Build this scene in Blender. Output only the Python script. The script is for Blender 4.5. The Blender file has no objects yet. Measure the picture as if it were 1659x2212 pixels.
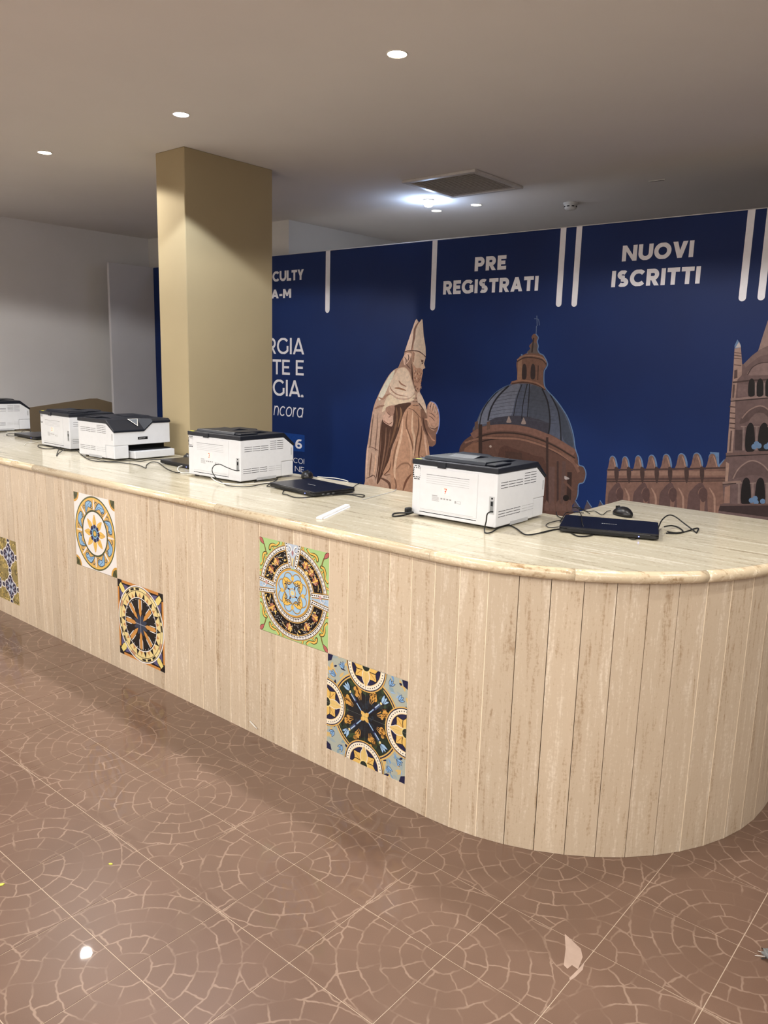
import bpy, bmesh, math, random
from mathutils import Vector, Matrix
random.seed(7)
SC = bpy.context.scene
COL = SC.collection

# ------------------------------------------------------------------ camera
IW, IH = 1659.0, 2212.0
FPX, YAW, PITCH, ROLL = 1690.94, 0.6984, 0.1890, 0.0265
CAM = Vector((2.0272, -2.0958, 1.6182))
_f = Vector((-math.sin(YAW)*math.cos(PITCH), math.cos(YAW)*math.cos(PITCH), -math.sin(PITCH)))
_r0 = Vector((math.cos(YAW), math.sin(YAW), 0.0))
_u0 = _r0.cross(_f)
_r = _r0*math.cos(ROLL) + _u0*math.sin(ROLL)
_u = -_r0*math.sin(ROLL) + _u0*math.cos(ROLL)
cd = bpy.data.cameras.new('camera')
cd.sensor_fit = 'VERTICAL'; cd.sensor_height = 36.0; cd.sensor_width = 27.0
cd.lens = FPX/IH*36.0; cd.clip_start = 0.05; cd.clip_end = 60
cam = bpy.data.objects.new('camera', cd); COL.objects.link(cam)
cam.matrix_world = Matrix(((_r.x, _u.x, -_f.x, CAM.x), (_r.y, _u.y, -_f.y, CAM.y), (_r.z, _u.z, -_f.z, CAM.z), (0, 0, 0, 1)))
SC.camera = cam

def at(px, py, axis, v):
    """the point of the place seen at a photo pixel, on the plane axis = v"""
    d = _r*((px-IW/2)/FPX) - _u*((py-IH/2)/FPX) + _f
    return CAM + d*((v-CAM[axis])/d[axis])
def project(P):
    d = Vector(P)-CAM; z = d.dot(_f)
    return (IW/2+FPX*d.dot(_r)/z, IH/2-FPX*d.dot(_u)/z, z)

# ------------------------------------------------------------------ world, exposure, lamp table
w = bpy.data.worlds.new('world'); SC.world = w; w.use_nodes = True
w.node_tree.nodes['Background'].inputs[0].default_value = (0.9, 0.92, 1.0, 1)
w.node_tree.nodes['Background'].inputs[1].default_value = 0.0
vs = SC.view_settings
vs.view_transform = 'Standard'; vs.look = 'None'; vs.gamma = 1.0; vs.use_curve_mapping = False
vs.exposure = 0.22
SC.cycles.max_bounces = 6; SC.cycles.diffuse_bounces = 4; SC.cycles.glossy_bounces = 2; SC.cycles.transmission_bounces = 0
SC.cycles.caustics_reflective = False; SC.cycles.caustics_refractive = False
CEIL = 2.84
LAMP_W = 62.0
# ------------------------------------------------------------------ helpers
def lin(r, g=None, b=None, k=1.0):
    if g is None: r, g, b = r
    f = lambda c: ((c/255.0)/12.92 if c/255.0 <= 0.04045 else ((c/255.0+0.055)/1.055)**2.4)
    return (f(r)*k, f(g)*k, f(b)*k, 1.0)
def link(o, parent=None):
    COL.objects.link(o)
    if parent is not None: o.parent = parent
    return o
def empty(name, loc=(0, 0, 0), rz=0.0, parent=None):
    o = bpy.data.objects.new(name, None); o.empty_display_size = 0.05
    link(o, parent); o.location = loc; o.rotation_euler = (0, 0, rz); return o
def tag(o, label=None, cat=None, group=None, kind=None):
    if label: o['label'] = label
    if cat: o['category'] = cat
    if group: o['group'] = group
    if kind: o['kind'] = kind
    return o
def mesh_obj(name, verts, faces, mat, parent=None, cols=None, smooth=False, mats=None, mi=None):
    me = bpy.data.meshes.new(name)
    me.from_pydata([tuple(v) for v in verts], [], faces)
    if mats:
        for m in mats: me.materials.append(m)
        if mi: me.polygons.foreach_set('material_index', mi)
    elif mat: me.materials.append(mat)
    if cols is not None:
        ca = me.color_attributes.new('Col', 'FLOAT_COLOR', 'CORNER')
        buf = []
        for f, c in zip(faces, cols): buf.extend(list(c)*len(f))
        ca.data.foreach_set('color', buf)
    if smooth: me.polygons.foreach_set('use_smooth', [True]*len(me.polygons))
    me.update()
    return link(bpy.data.objects.new(name, me), parent)
def bm_obj(name, bm, mat, parent=None, smooth=False):
    me = bpy.data.meshes.new(name); bm.to_mesh(me); bm.free()
    if mat: me.materials.append(mat)
    if smooth: me.polygons.foreach_set('use_smooth', [True]*len(me.polygons))
    return link(bpy.data.objects.new(name, me), parent)
def box_bm(x0, x1, y0, y1, z0, z1, bev=0.0, seg=1, bm=None):
    own = bm is None
    b = bmesh.new()
    bmesh.ops.create_cube(b, size=1.0)
    for v in b.verts:
        v.co = Vector(((x0+x1)/2+v.co.x*(x1-x0), (y0+y1)/2+v.co.y*(y1-y0), (z0+z1)/2+v.co.z*(z1-z0)))
    if bev > 0: bmesh.ops.bevel(b, geom=list(b.edges), offset=bev, segments=seg, profile=0.5, affect='EDGES')
    if own: return b
    me = bpy.data.meshes.new('tmp'); b.to_mesh(me); b.free(); bm.from_mesh(me); bpy.data.meshes.remove(me)
    return bm
def box(name, x0, x1, y0, y1, z0, z1, mat, parent=None, bev=0.0, seg=1, smooth=False):
    return bm_obj(name, box_bm(x0, x1, y0, y1, z0, z1, bev, seg), mat, parent, smooth)
def boxes(name, lst, mat, parent=None, bev=0.0):
    bm = bmesh.new()
    for b in lst: box_bm(*b, bev=bev, bm=bm)
    return bm_obj(name, bm, mat, parent)
def cyl(name, cx, cy, z0, z1, r0, r1, mat, parent=None, n=32, smooth=True):
    vs_, fs = [], []
    for z, r in ((z0, r0), (z1, r1)):
        for i in range(n):
            a = 2*math.pi*i/n; vs_.append((cx+r*math.cos(a), cy+r*math.sin(a), z))
    for i in range(n): fs.append((i, (i+1) % n, n+(i+1) % n, n+i))
    fs.append(tuple(range(n-1, -1, -1))); fs.append(tuple(range(n, 2*n)))
    o = mesh_obj(name, vs_, fs, mat, parent)
    if smooth:
        for p in o.data.polygons: p.use_smooth = len(p.vertices) == 4
    return o
def lathe(name, prof, mat, parent=None, n=32, loc=(0, 0, 0)):
    vs_, fs = [], []
    for r, z in prof:
        for i in range(n):
            a = 2*math.pi*i/n; vs_.append((loc[0]+r*math.cos(a), loc[1]+r*math.sin(a), loc[2]+z))
    for k in range(len(prof)-1):
        for i in range(n):
            fs.append((k*n+i, k*n+(i+1) % n, (k+1)*n+(i+1) % n, (k+1)*n+i))
    return mesh_obj(name, vs_, fs, mat, parent, smooth=True)
def prism(name, poly, z0, z1, mat, parent=None):
    n = len(poly)
    vs_ = [(p[0], p[1], z0) for p in poly]+[(p[0], p[1], z1) for p in poly]
    fs = [tuple(range(n-1, -1, -1)), tuple(range(n, 2*n))]+[(i, (i+1) % n, n+(i+1) % n, n+i) for i in range(n)]
    return mesh_obj(name, vs_, fs, mat, parent)
def loft(name, sections, mat, parent=None, bev=0.0):
    """sections: list of equal length closed 3D loops"""
    bm = bmesh.new(); n = len(sections[0])
    rows = [[bm.verts.new(p) for p in s] for s in sections]
    for a, b in zip(rows, rows[1:]):
        for i in range(n): bm.faces.new((a[i], a[(i+1) % n], b[(i+1) % n], b[i]))
    bm.faces.new(rows[0][::-1]); bm.faces.new(rows[-1])
    bmesh.ops.recalc_face_normals(bm, faces=list(bm.faces))
    if bev > 0:
        es = [e for e in bm.edges if len(e.link_faces) == 2 and e.calc_face_angle(0) > 0.35]
        bmesh.ops.bevel(bm, geom=es, offset=bev, segments=2, profile=0.5, affect='EDGES')
    return bm_obj(name, bm, mat, parent)
def spline(pts, n=6, closed=False):
    P = [Vector(p) for p in pts]; out = []
    m = len(P)
    rng = range(m if closed else m-1)
    for i in rng:
        p0 = P[(i-1) % m] if (closed or i > 0) else P[0]
        p1 = P[i]; p2 = P[(i+1) % m]
        p3 = P[(i+2) % m] if (closed or i+2 < m) else P[-1]
        for k in range(n):
            t = k/n
            out.append(0.5*((2*p1)+(p2-p0)*t+(2*p0-5*p1+4*p2-p3)*t*t+(3*p1-p0-3*p2+p3)*t**3))
    if not closed: out.append(P[-1])
    return out
def tube_mesh(name, pts, rad, mat, parent=None, ns=8):
    pts = [Vector(p) for p in pts]; vs_, fs = [], []
    up = Vector((0, 0, 1)); n = len(pts)
    for i, p in enumerate(pts):
        t = (pts[min(i+1, n-1)]-pts[max(i-1, 0)]).normalized()
        s = t.cross(up)
        if s.length < 1e-3: s = t.cross(Vector((1, 0, 0)))
        s.normalize(); q = s.cross(t)
        r = rad(i/(n-1)) if callable(rad) else rad
        for k in range(ns):
            a = 2*math.pi*k/ns; vs_.append(p+s*(r*math.cos(a))+q*(r*math.sin(a)))
    for i in range(n-1):
        for k in range(ns): fs.append((i*ns+k, i*ns+(k+1) % ns, (i+1)*ns+(k+1) % ns, (i+1)*ns+k))
    fs.append(tuple(range(ns-1, -1, -1))); fs.append(tuple((n-1)*ns+k for k in range(ns)))
    return mesh_obj(name, vs_, fs, mat, parent, smooth=True)
def copy_tree(o, parent=None):
    c = o.copy(); COL.objects.link(c); c.parent = parent
    for ch in list(o.children): copy_tree(ch, c)
    return c

# ------------------------------------------------------------------ shader helpers
class V:
    """a scalar socket with arithmetic"""
    def __init__(s, nt, sock): s.nt, s.s = nt, sock
    def _m(s, op, *a, clamp=False):
        n = s.nt.nodes.new('ShaderNodeMath'); n.operation = op; n.use_clamp = clamp
        for i, x in enumerate((s,)+a):
            if isinstance(x, V): s.nt.links.new(x.s, n.inputs[i])
            else: n.inputs[i].default_value = float(x)
        return V(s.nt, n.outputs[0])
    def __add__(s, o): return s._m('ADD', o)
    def __radd__(s, o): return s._m('ADD', o)
    def __sub__(s, o): return s._m('SUBTRACT', o)
    def __rsub__(s, o): return (s*-1.0)+o
    def __mul__(s, o): return s._m('MULTIPLY', o)
    def __rmul__(s, o): return s._m('MULTIPLY', o)
    def __truediv__(s, o): return s._m('DIVIDE', o)
    def f(s, op, *a): return s._m(op, *a)
    def sstep(s, a, b):
        n = s.nt.nodes.new('ShaderNodeMapRange'); n.interpolation_type = 'SMOOTHSTEP'
        s.nt.links.new(s.s, n.inputs[0])
        for i, x in ((1, a), (2, b)):
            if isinstance(x, V): s.nt.links.new(x.s, n.inputs[i])
            else: n.inputs[i].default_value = x
        return V(s.nt, n.outputs[0])
class M:
    def __init__(s, name, rough=0.5, spec=0.5, metal=0.0, col=None):
        s.mat = bpy.data.materials.new(name); s.mat.use_nodes = True
        s.nt = s.mat.node_tree; s.b = s.nt.nodes['Principled BSDF']
        s.b.inputs['Roughness'].default_value = rough
        s.b.inputs['Specular IOR Level'].default_value = spec
        s.b.inputs['Metallic'].default_value = metal
        if col: s.b.inputs['Base Color'].default_value = col
    def node(s, t, **k):
        n = s.nt.nodes.new(t)
        for a, v in k.items(): setattr(n, a, v)
        return n
    def put(s, n, i, x):
        if isinstance(x, V): s.nt.links.new(x.s, n.inputs[i])
        elif hasattr(x, 'is_output'): s.nt.links.new(x, n.inputs[i])
        else: n.inputs[i].default_value = x
    def obj_co(s): return s.node('ShaderNodeTexCoord').outputs['Object']
    def pos(s): return s.node('ShaderNodeNewGeometry').outputs['Position']
    def rand(s): return V(s.nt, s.node('ShaderNodeObjectInfo').outputs['Random'])
    def xyz(s, v):
        n = s.node('ShaderNodeSeparateXYZ'); s.nt.links.new(v, n.inputs[0]); return [V(s.nt, n.outputs[i]) for i in range(3)]
    def vec(s, x, y, z):
        n = s.node('ShaderNodeCombineXYZ')
        for i, q in enumerate((x, y, z)): s.put(n, i, q)
        return n.outputs[0]
    def scale(s, v, sc):
        n = s.node('ShaderNodeVectorMath', operation='MULTIPLY'); s.nt.links.new(v, n.inputs[0]); n.inputs[1].default_value = sc; return n.outputs[0]
    def noise(s, v, scale, detail=4.0, rough=0.55, dist=0.0, out=0):
        n = s.node('ShaderNodeTexNoise'); s.nt.links.new(v, n.inputs['Vector'])
        n.inputs['Scale'].default_value = scale; n.inputs['Detail'].default_value = detail
        n.inputs['Roughness'].default_value = rough; n.inputs['Distortion'].default_value = dist
        return V(s.nt, n.outputs[out]) if out == 0 else n.outputs[out]
    def mix(s, f, a, b, mode='MIX'):
        n = s.node('ShaderNodeMix', data_type='RGBA', blend_type=mode)
        s.put(n, 0, f); s.put(n, 6, a); s.put(n, 7, b); return n.outputs[2]
    def ramp(s, x, stops):
        n = s.node('ShaderNodeValToRGB'); s.put(n, 0, x)
        e = n.color_ramp.elements
        while len(e) < len(stops): e.new(0.5)
        for el, (p, c) in zip(e, stops): el.position = p; el.color = c
        return n.outputs[0]
    def color(s, c): s.put(s.b, s.b.inputs.find('Base Color'), c); return s
    def rough(s, v): s.put(s.b, s.b.inputs.find('Roughness'), v); return s
    def bump(s, h, strength=0.3, dist=0.002):
        n = s.node('ShaderNodeBump'); n.inputs['Strength'].default_value = strength; n.inputs['Distance'].default_value = dist
        s.put(n, n.inputs.find('Height'), h); s.nt.links.new(n.outputs[0], s.b.inputs['Normal']); return s
def plain(name, rgb, rough=0.5, spec=0.5, metal=0.0, var=0.06, vs_=30.0):
    m = M(name, rough, spec, metal)
    c = lin(rgb); n = m.noise(m.obj_co(), vs_, 3)
    m.color(m.ramp(n, [(0.3, (c[0]*(1-var), c[1]*(1-var), c[2]*(1-var), 1)), (0.7, (min(1, c[0]*(1+var)), min(1, c[1]*(1+var)), min(1, c[2]*(1+var)), 1))]))
    return m.mat
def emit(name, rgb, strength):
    m = M(name); m.b.inputs['Emission Color'].default_value = lin(rgb); m.b.inputs['Emission Strength'].default_value = strength
    m.b.inputs['Base Color'].default_value = (0.8, 0.8, 0.8, 1); return m.mat
# ------------------------------------------------------------------ materials
def travertine(name, along, base, light, dark, rough, use_rand=True, pits=0.5):
    m = M(name, rough, 0.5)
    co = m.obj_co(); x, y, z = m.xyz(co)
    r = m.rand()
    off = r*37.0 if use_rand else V(m.nt, m.node('ShaderNodeValue').outputs[0])
    if along == 'z': vv = m.vec(x*34.0+off, y*34.0+off, z*1.9+off)
    else: vv = m.vec(x*1.6+off, y*26.0, z*26.0)
    n1 = m.noise(vv, 1.0, 4, 0.62, 0.6)
    if along == 'z': v2 = m.vec(x*110.0+off, y*110.0, z*16.0)
    else: v2 = m.vec(x*6.0, y*60.0, z*60.0)
    n2 = m.noise(v2, 1.0, 4, 0.6, 0.4)
    n3 = m.noise(co, 90.0, 3, 0.6)
    t = n1*0.50+n2*0.26+n3*0.24
    c = m.ramp(t, [(0.37, lin(dark)), (0.465, lin(base)), (0.53, lin(base)), (0.63, lin(light))])
    if use_rand:
        g = r*0.16+0.92
        c = m.mix(1.0, c, m.vec(g, g*0.995+0.002, g*0.985+0.01), 'MULTIPLY')
    # pores and rusty streaks of the stone
    if along == 'z': v3 = m.vec(x*110.0+off*3.0, y*110.0, z*22.0)
    else: v3 = m.vec(x*22.0, y*110.0, z*110.0)
    p = m.noise(v3, 1.0, 2, 0.5)
    pm = p.sstep(0.70, 0.78)*m.noise(co, 6.0, 2).sstep(0.48, 0.62)*pits
    c = m.mix(pm, c, lin(120, 88, 55))
    if along == 'z': v4 = m.vec(x*26.0+off*5.0, y*26.0, z*2.3+off)
    else: v4 = m.vec(x*2.0, y*30.0, z*30.0)
    q = m.noise(v4, 1.0, 3, 0.65, 1.0)
    c = m.mix(q.sstep(0.68, 0.76)*0.5, c, lin(160, 126, 88))
    m.color(c)
    return m.mat
MAT = {}
MAT['strip'] = travertine('travertine_strip', 'z', (193, 176, 153), (214, 201, 182), (162, 139, 112), 0.36)
MAT['top'] = travertine('travertine_worktop', 'x', (190, 182, 160), (216, 208, 190), (152, 141, 118), 0.16, False, 0.35)
MAT['nosing'] = travertine('travertine_nosing', 'x', (204, 187, 158), (236, 223, 198), (160, 134, 102), 0.2, False, 0.6)
MAT['grout'] = plain('pale_grout', (232, 216, 190), 0.8, 0.2)
MAT['core'] = plain('dark_core', (70, 54, 40), 0.9, 0.1)
MAT['ceiling'] = plain('ceiling_paint', (230, 228, 227), 1.0, 0.0, var=0.015, vs_=2.0)
def wall_mat(name, rgb, var=0.02):
    m = M(name, 0.85, 0.2); c = lin(rgb); n = m.noise(m.pos(), 3.0, 4)
    m.color(m.ramp(n, [(0.3, tuple(v*(1-var) for v in c[:3])+(1,)), (0.7, tuple(v*(1+var) for v in c[:3])+(1,))]))
    return m.mat
MAT['wall'] = wall_mat('grey_wall_paint', (222, 221, 221))
MAT['wall_white'] = wall_mat('white_wall_paint', (214, 212, 208))
MAT['dado'] = wall_mat('brown_dado_paint', (146, 130, 106))
MAT['pillar'] = wall_mat('beige_pillar_paint', (166, 151, 119))
MAT['panel_white'] = wall_mat('white_panel_board', (206, 206, 210))

# floor tile: reddish ceramic stamped with rings of little setts
def floor_material(name, world):
    m = M(name, 0.35, 0.25)
    m.b.inputs['Coat Weight'].default_value = 0.55; m.b.inputs['Coat Roughness'].default_value = 0.018; m.b.inputs['Coat IOR'].default_value = 1.45
    if world:
        co = m.pos()
    else:
        co = m.obj_co()
    x, y, z = m.xyz(co)
    base_n = m.noise(m.pos(), 2.2, 4)
    grain = m.noise(m.pos(), 420.0, 2)
    base = m.ramp(base_n*0.75+grain*0.25, [(0.30, lin(101, 79, 66)), (0.70, lin(117, 92, 78))])
    if world:
        P = TP
        fx = ((x-TX)/P+100.5).f('FRACT')-0.5
        fy = ((y-TY)/P+100.5).f('FRACT')-0.5
        d = fx.f('ABSOLUTE').f('MINIMUM', fy.f('ABSOLUTE'))
        c = m.mix(d.sstep(0.014, 0.010), base, lin(196, 176, 156))
        m.color(c); m.b.inputs['Roughness'].default_value = 0.4
        return m.mat
    rnd = m.rand()
    dn = m.noise(m.vec(x*1.0, y*1.0, rnd*9.0), 22.0, 2, 0.5, 0.0, out=1)
    dx, dy, dz = m.xyz(dn)
    u = x+0.15+(dx-0.5)*0.024; v = y+0.15+(dy-0.5)*0.024
    u2 = 0.15-x+(dy-0.5)*0.024; v2 = 0.15-y+(dx-0.5)*0.024
    def rings(u, v, p, seed, n0):
        r = (u*u+v*v).f('SQRT'); k = (r/p).f('FLOOR')
        dr = (0.5-((r/p).f('FRACT')-0.5).f('ABSOLUTE'))*p
        th = v.f('ARCTAN2', u)/(math.pi/2)
        nk = k*1.0+n0
        off = ((k*12.9898+rnd*3.0+seed).f('SINE')*43758.5).f('FRACT')
        dj = (0.5-((th*nk+off).f('FRACT')-0.5).f('ABSOLUTE'))/nk*(math.pi/2)*r
        dj = dj+(k.f('LESS_THAN', 0.5))*1.0
        return r, dr.f('MINIMUM', dj)
    r1, d1 = rings(u, v, 0.0595, 1.3, 1.0)
    r2, d2 = rings(u2, v2, 0.0660, 4.1, 1.0)
    big = r1.f('LESS_THAN', 0.2975)
    d = d1*big+d2*(1.0-big)
    d = d.f('MINIMUM', (r1-0.2975).f('ABSOLUTE'))
    wv = m.noise(co, 45.0, 2)
    half = wv*0.0026+0.0011
    line = d.sstep(half*1.5, half*0.5)*(m.noise(m.pos(), 8.0, 3).sstep(0.36, 0.62)*0.78+0.06)
    c = m.mix(line, base, lin(150, 127, 111))
    m.color(c)
    return m.mat
TP, TX, TY = 0.3022, 0.350, -0.508      # tile pitch and one joint crossing
MAT['floor_tile'] = floor_material('stamped_floor_tile', False)
MAT['floor_slab'] = floor_material('floor_bed', True)

# ------------------------------------------------------------------ the room
WL, PF = -5.565, 0.89
X1, Y0, Y1 = 5.6, -6.2, 6.6
def structure(o): o['kind'] = 'structure'; return o
floor = structure(box('floor', WL-0.1, X1, Y0, Y1, -0.2, -0.0012, MAT['floor_slab']))
floor['label'] = 'reddish brown glossy tiled floor'
structure(box('ceiling', WL-0.1, X1, Y0, Y1, CEIL, CEIL+0.2, MAT['ceiling']))
structure(box('wall_left', WL-0.2, WL, Y0, Y1, -0.2, CEIL, MAT['wall']))
structure(box('wall_niche', WL, -3.378, 2.92, Y1, -0.0012, CEIL, MAT['wall_white']))
structure(box('wall_back', -3.378, X1, Y1, Y1+0.2, -0.2, CEIL, MAT['wall_white']))
structure(box('wall_front', WL-0.2, X1, Y0-0.2, Y0, -0.2, CEIL, MAT['wall']))
structure(box('wall_right', X1, X1+0.2, Y0, Y1, -0.2, CEIL, MAT['wall']))
pil = structure(box('pillar', -2.388, -2.098, PF, 1.585, -0.0012, CEIL, MAT['pillar'], bev=0.004))
pil['label'] = 'beige square pillar behind the counter'
# brown painted dado on the left wall: it rises to a blunt peak
dp = [(0.2, 0), (2.9, 0), (2.9, 1.0), (2.45, 1.116), (2.25, 1.170), (2.17, 1.170), (1.575, 1.10), (0.2, 0.94)]
nd = len(dp)
structure(mesh_obj('trim_1', [(WL, a, b) for a, b in dp]+[(WL+0.012, a, b) for a, b in dp],
    [tuple(range(nd)), tuple(range(2*nd-1, nd-1, -1))]+[(i, nd+i, nd+(i+1) % nd, (i+1) % nd) for i in range(nd)], MAT['dado']))

# floor tiles, each its own piece; four quarter turns make the rings meet
tile_me = None
def floor_tile(i, j):
    global tile_me
    cx, cy = TX+(i+0.5)*TP, TY+(j+0.5)*TP
    if tile_me is None:
        bm = box_bm(-TP/2+0.0014, TP/2-0.0014, -TP/2+0.0014, TP/2-0.0014, -0.008, 0.0)
        tile_me = bpy.data.meshes.new('floor_tile'); bm.to_mesh(tile_me); bm.free(); tile_me.materials.append(MAT['floor_tile'])
    o = bpy.data.objects.new('tile', tile_me); link(o, floor)
    # circle centre lies at even joint crossings: (i,j) even -> lower left corner of the tile
    a = {(0, 0): 0, (1, 0): 1, (1, 1): 2, (0, 1): 3}[(i % 2, j % 2)]
    o.location = (cx, cy, 0); o.rotation_euler = (0, 0, a*math.pi/2)
nt_ = 0
for i in range(-20, 12):
    for j in range(-8, 6):
        cx, cy = TX+(i+0.5)*TP, TY+(j+0.5)*TP
        if cy-TP/2 > 0.0 and cx < 0.6: continue
        if cx < 0.6+0.8 and math.hypot(cx-0.5, cy-0.91) < 0.70 and cy > 0: continue
        if 0.5 < cx < 1.25 and cy > 0.9: continue
        px, py, d = project((cx, cy, 0))
        if d < 0.3 or not (-230 < px < 1900 and 1150 < py < 2480): continue
        floor_tile(i, j); nt_ += 1

# ------------------------------------------------------------------ the counter
counter = tag(empty('reception_counter', (0, 0, 0)), 'long reception counter clad in upright beige stone strips with patterned tile panels', 'counter')
CXL, ARC_C, ARC_R, WING = -5.30, (0.50, 0.91), 0.91, 1.47
def arc_pts(r, a0=-90, a1=0, n=24):
    return [(ARC_C[0]+r*math.cos(math.radians(a0+(a1-a0)*k/n)), ARC_C[1]+r*math.sin(math.radians(a0+(a1-a0)*k/n))) for k in range(n+1)]
R_ = ARC_R-0.022
cpoly = [(CXL+0.01, 0.022), (0.5, 0.022)]+arc_pts(R_)[1:]+[(ARC_C[0]+R_, WING-0.02), (0.53, WING-0.02), (0.53, 0.85), (CXL+0.01, 0.85)]
prism('core', cpoly, 0.0, 0.957, MAT['core'], counter)
TH = 0.02
SP = 0.1006
P4, P3, P2, P1, P0 = 0.0, -4*SP, -15*SP, -19*SP, -2.632-0.4024
bounds = [k*SP for k in range(5, -20, -1)]            # right to left
xx = -19*SP; st = (xx-(-2.632))/7
bounds += [xx-st*k for k in range(1, 8)]
bounds += [-2.632-SP*k for k in range(1, 26)]
bounds = sorted(b for b in bounds if b > CXL)
ZB = 0.091
panels = {'sunburst': (P4, ZB), 'garden': (P3, ZB+0.4), 'compass': (P2, ZB), 'medallion': (P1, ZB+0.4), 'lattice': (P0, ZB)}
def strip_box(xa, xb, z0, z1):
    g = 0.0011
    o = box('stone_strip', -(xb-xa)/2+g, (xb-xa)/2-g, -TH/2, TH/2, 0, z1-z0, MAT['strip'], counter, bev=0.0008)
    o.location = ((xa+xb)/2, TH/2, z0); return o
ZT = 0.9575
for xa, xb in zip(bounds, bounds[1:]):
    mid = (xa+xb)/2; hit = [v for v in panels.values() if v[0] < mid < v[0]+0.4024]
    if hit:
        z0 = hit[0][1]
        strip_box(xa, xb, z0+0.4024, ZT); strip_box(xa, xb, 0.0, z0)
    else: strip_box(xa, xb, 0.0, ZT)
for xb in bounds:
    inside = [v for v in panels.values() if v[0]+0.01 < xb < v[0]+0.39]
    segs = [(0.0, ZT)]
    if inside: segs = [(0.0, inside[0][1]), (inside[0][1]+0.4024, ZT)]
    for z0, z1 in segs: box('grout_joint', xb-0.0012, xb+0.0012, 0.0006, 0.02, z0, z1, MAT['grout'], counter)
# strips round the curved end: flat facets
NARC = 14
x0c = bounds[-1]
arc_len = ARC_R*math.pi/2
dark_joints = {2, 3, 4, 5, 6, 7}
def facet(p, q, dark):
    p, q = Vector(p), Vector(q); d = q-p; L = d.length; a = math.atan2(d.y, d.x)
    o = box('stone_strip', -L/2+0.0011, L/2-0.0011, 0.0, TH, 0, ZT, MAT['strip'], counter, bev=0.0008)
    o.location = ((p.x+q.x)/2, (p.y+q.y)/2, 0); o.rotation_euler = (0, 0, a)
    if not dark:
        g = box('grout_joint', L/2-0.0014, L/2+0.0014, 0.0006, TH, 0, ZT, MAT['grout'], counter)
        g.location = o.location; g.rotation_euler = o.rotation_euler
ap = [(ARC_C[0]+ARC_R*math.sin(t), ARC_C[1]-ARC_R*math.cos(t)) for t in [math.pi/2*k/NARC for k in range(NARC+1)]]
ap[0] = (x0c, 0.0)
for k in range(NARC): facet(ap[k], ap[k+1], k in dark_joints)
for k in range(5): facet((1.41, 0.91+0.105*k), (1.41, 0.91+0.105*(k+1)), False)

# worktop: slabs and the rounded nosing along the edge
worktop = tag(empty('stone_worktop', (0, 0, 0.96)), 'polished pale travertine worktop with rounded nosing lying on the counter', 'worktop')
ZTOP = 1.0
def slab(poly, n='slab'):
    o = prism(n, [(a, b) for a, b in poly], 0.0005, 0.04, MAT['top'], worktop); return o
YB, YF, XI = 0.872, -0.014, 0.51
seams = [CXL, -3.9, -2.3, -0.66, 0.52]
for a, b in zip(seams, seams[1:]):
    slab([(a+0.0004, YF), (b-0.0004, YF), (b-0.0004, YB), (a+0.0004, YB)])
RN = ARC_R+0.014
slab([(0.5204, YF)]+[p for p in arc_pts(RN, -88.5, 0, 30)]+[(ARC_C[0]+RN, WING), (0.5204, WING)])
def nosing(path):
    prof = [(-0.0008, 0.04)]+[(0.0205*math.sin(math.radians(a)), 0.02+0.02*math.cos(math.radians(a))) for a in range(0, 181, 20)]+[(-0.0008, 0.0)]
    vs_, fs = [], []; n = len(prof)
    pts = [Vector((a, b)) for a, b in path]
    for i, p in enumerate(pts):
        t = (pts[min(i+1, len(pts)-1)]-pts[max(i-1, 0)]).normalized(); nn = Vector((t.y, -t.x))
        for o, z in prof: vs_.append((p.x+nn.x*o, p.y+nn.y*o, z))
    for i in range(len(pts)-1):
        for k in range(n-1): fs.append((i*n+k, (i+1)*n+k, (i+1)*n+k+1, i*n+k+1))
    fs.append(tuple(range(n))); fs.append(tuple(range((len(pts)-1)*n+n-1, (len(pts)-1)*n-1, -1)))
    o = mesh_obj('nosing', vs_, fs, MAT['nosing'], worktop)
    for pl in o.data.polygons: pl.use_smooth = len(pl.vertices) == 4
for a, b in zip(seams[:-1], seams[1:-1]+[0.5]): nosing([(a+0.0006, YF), (b-0.0006, YF)])
full = arc_pts(RN, -90, 0, 48)
for k0, k1 in ((0, 16), (16, 30), (30, 42), (42, 48)):
    nosing(full[k0:k1+1])
nosing([(ARC_C[0]+RN, 0.911), (ARC_C[0]+RN, WING)])
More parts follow.
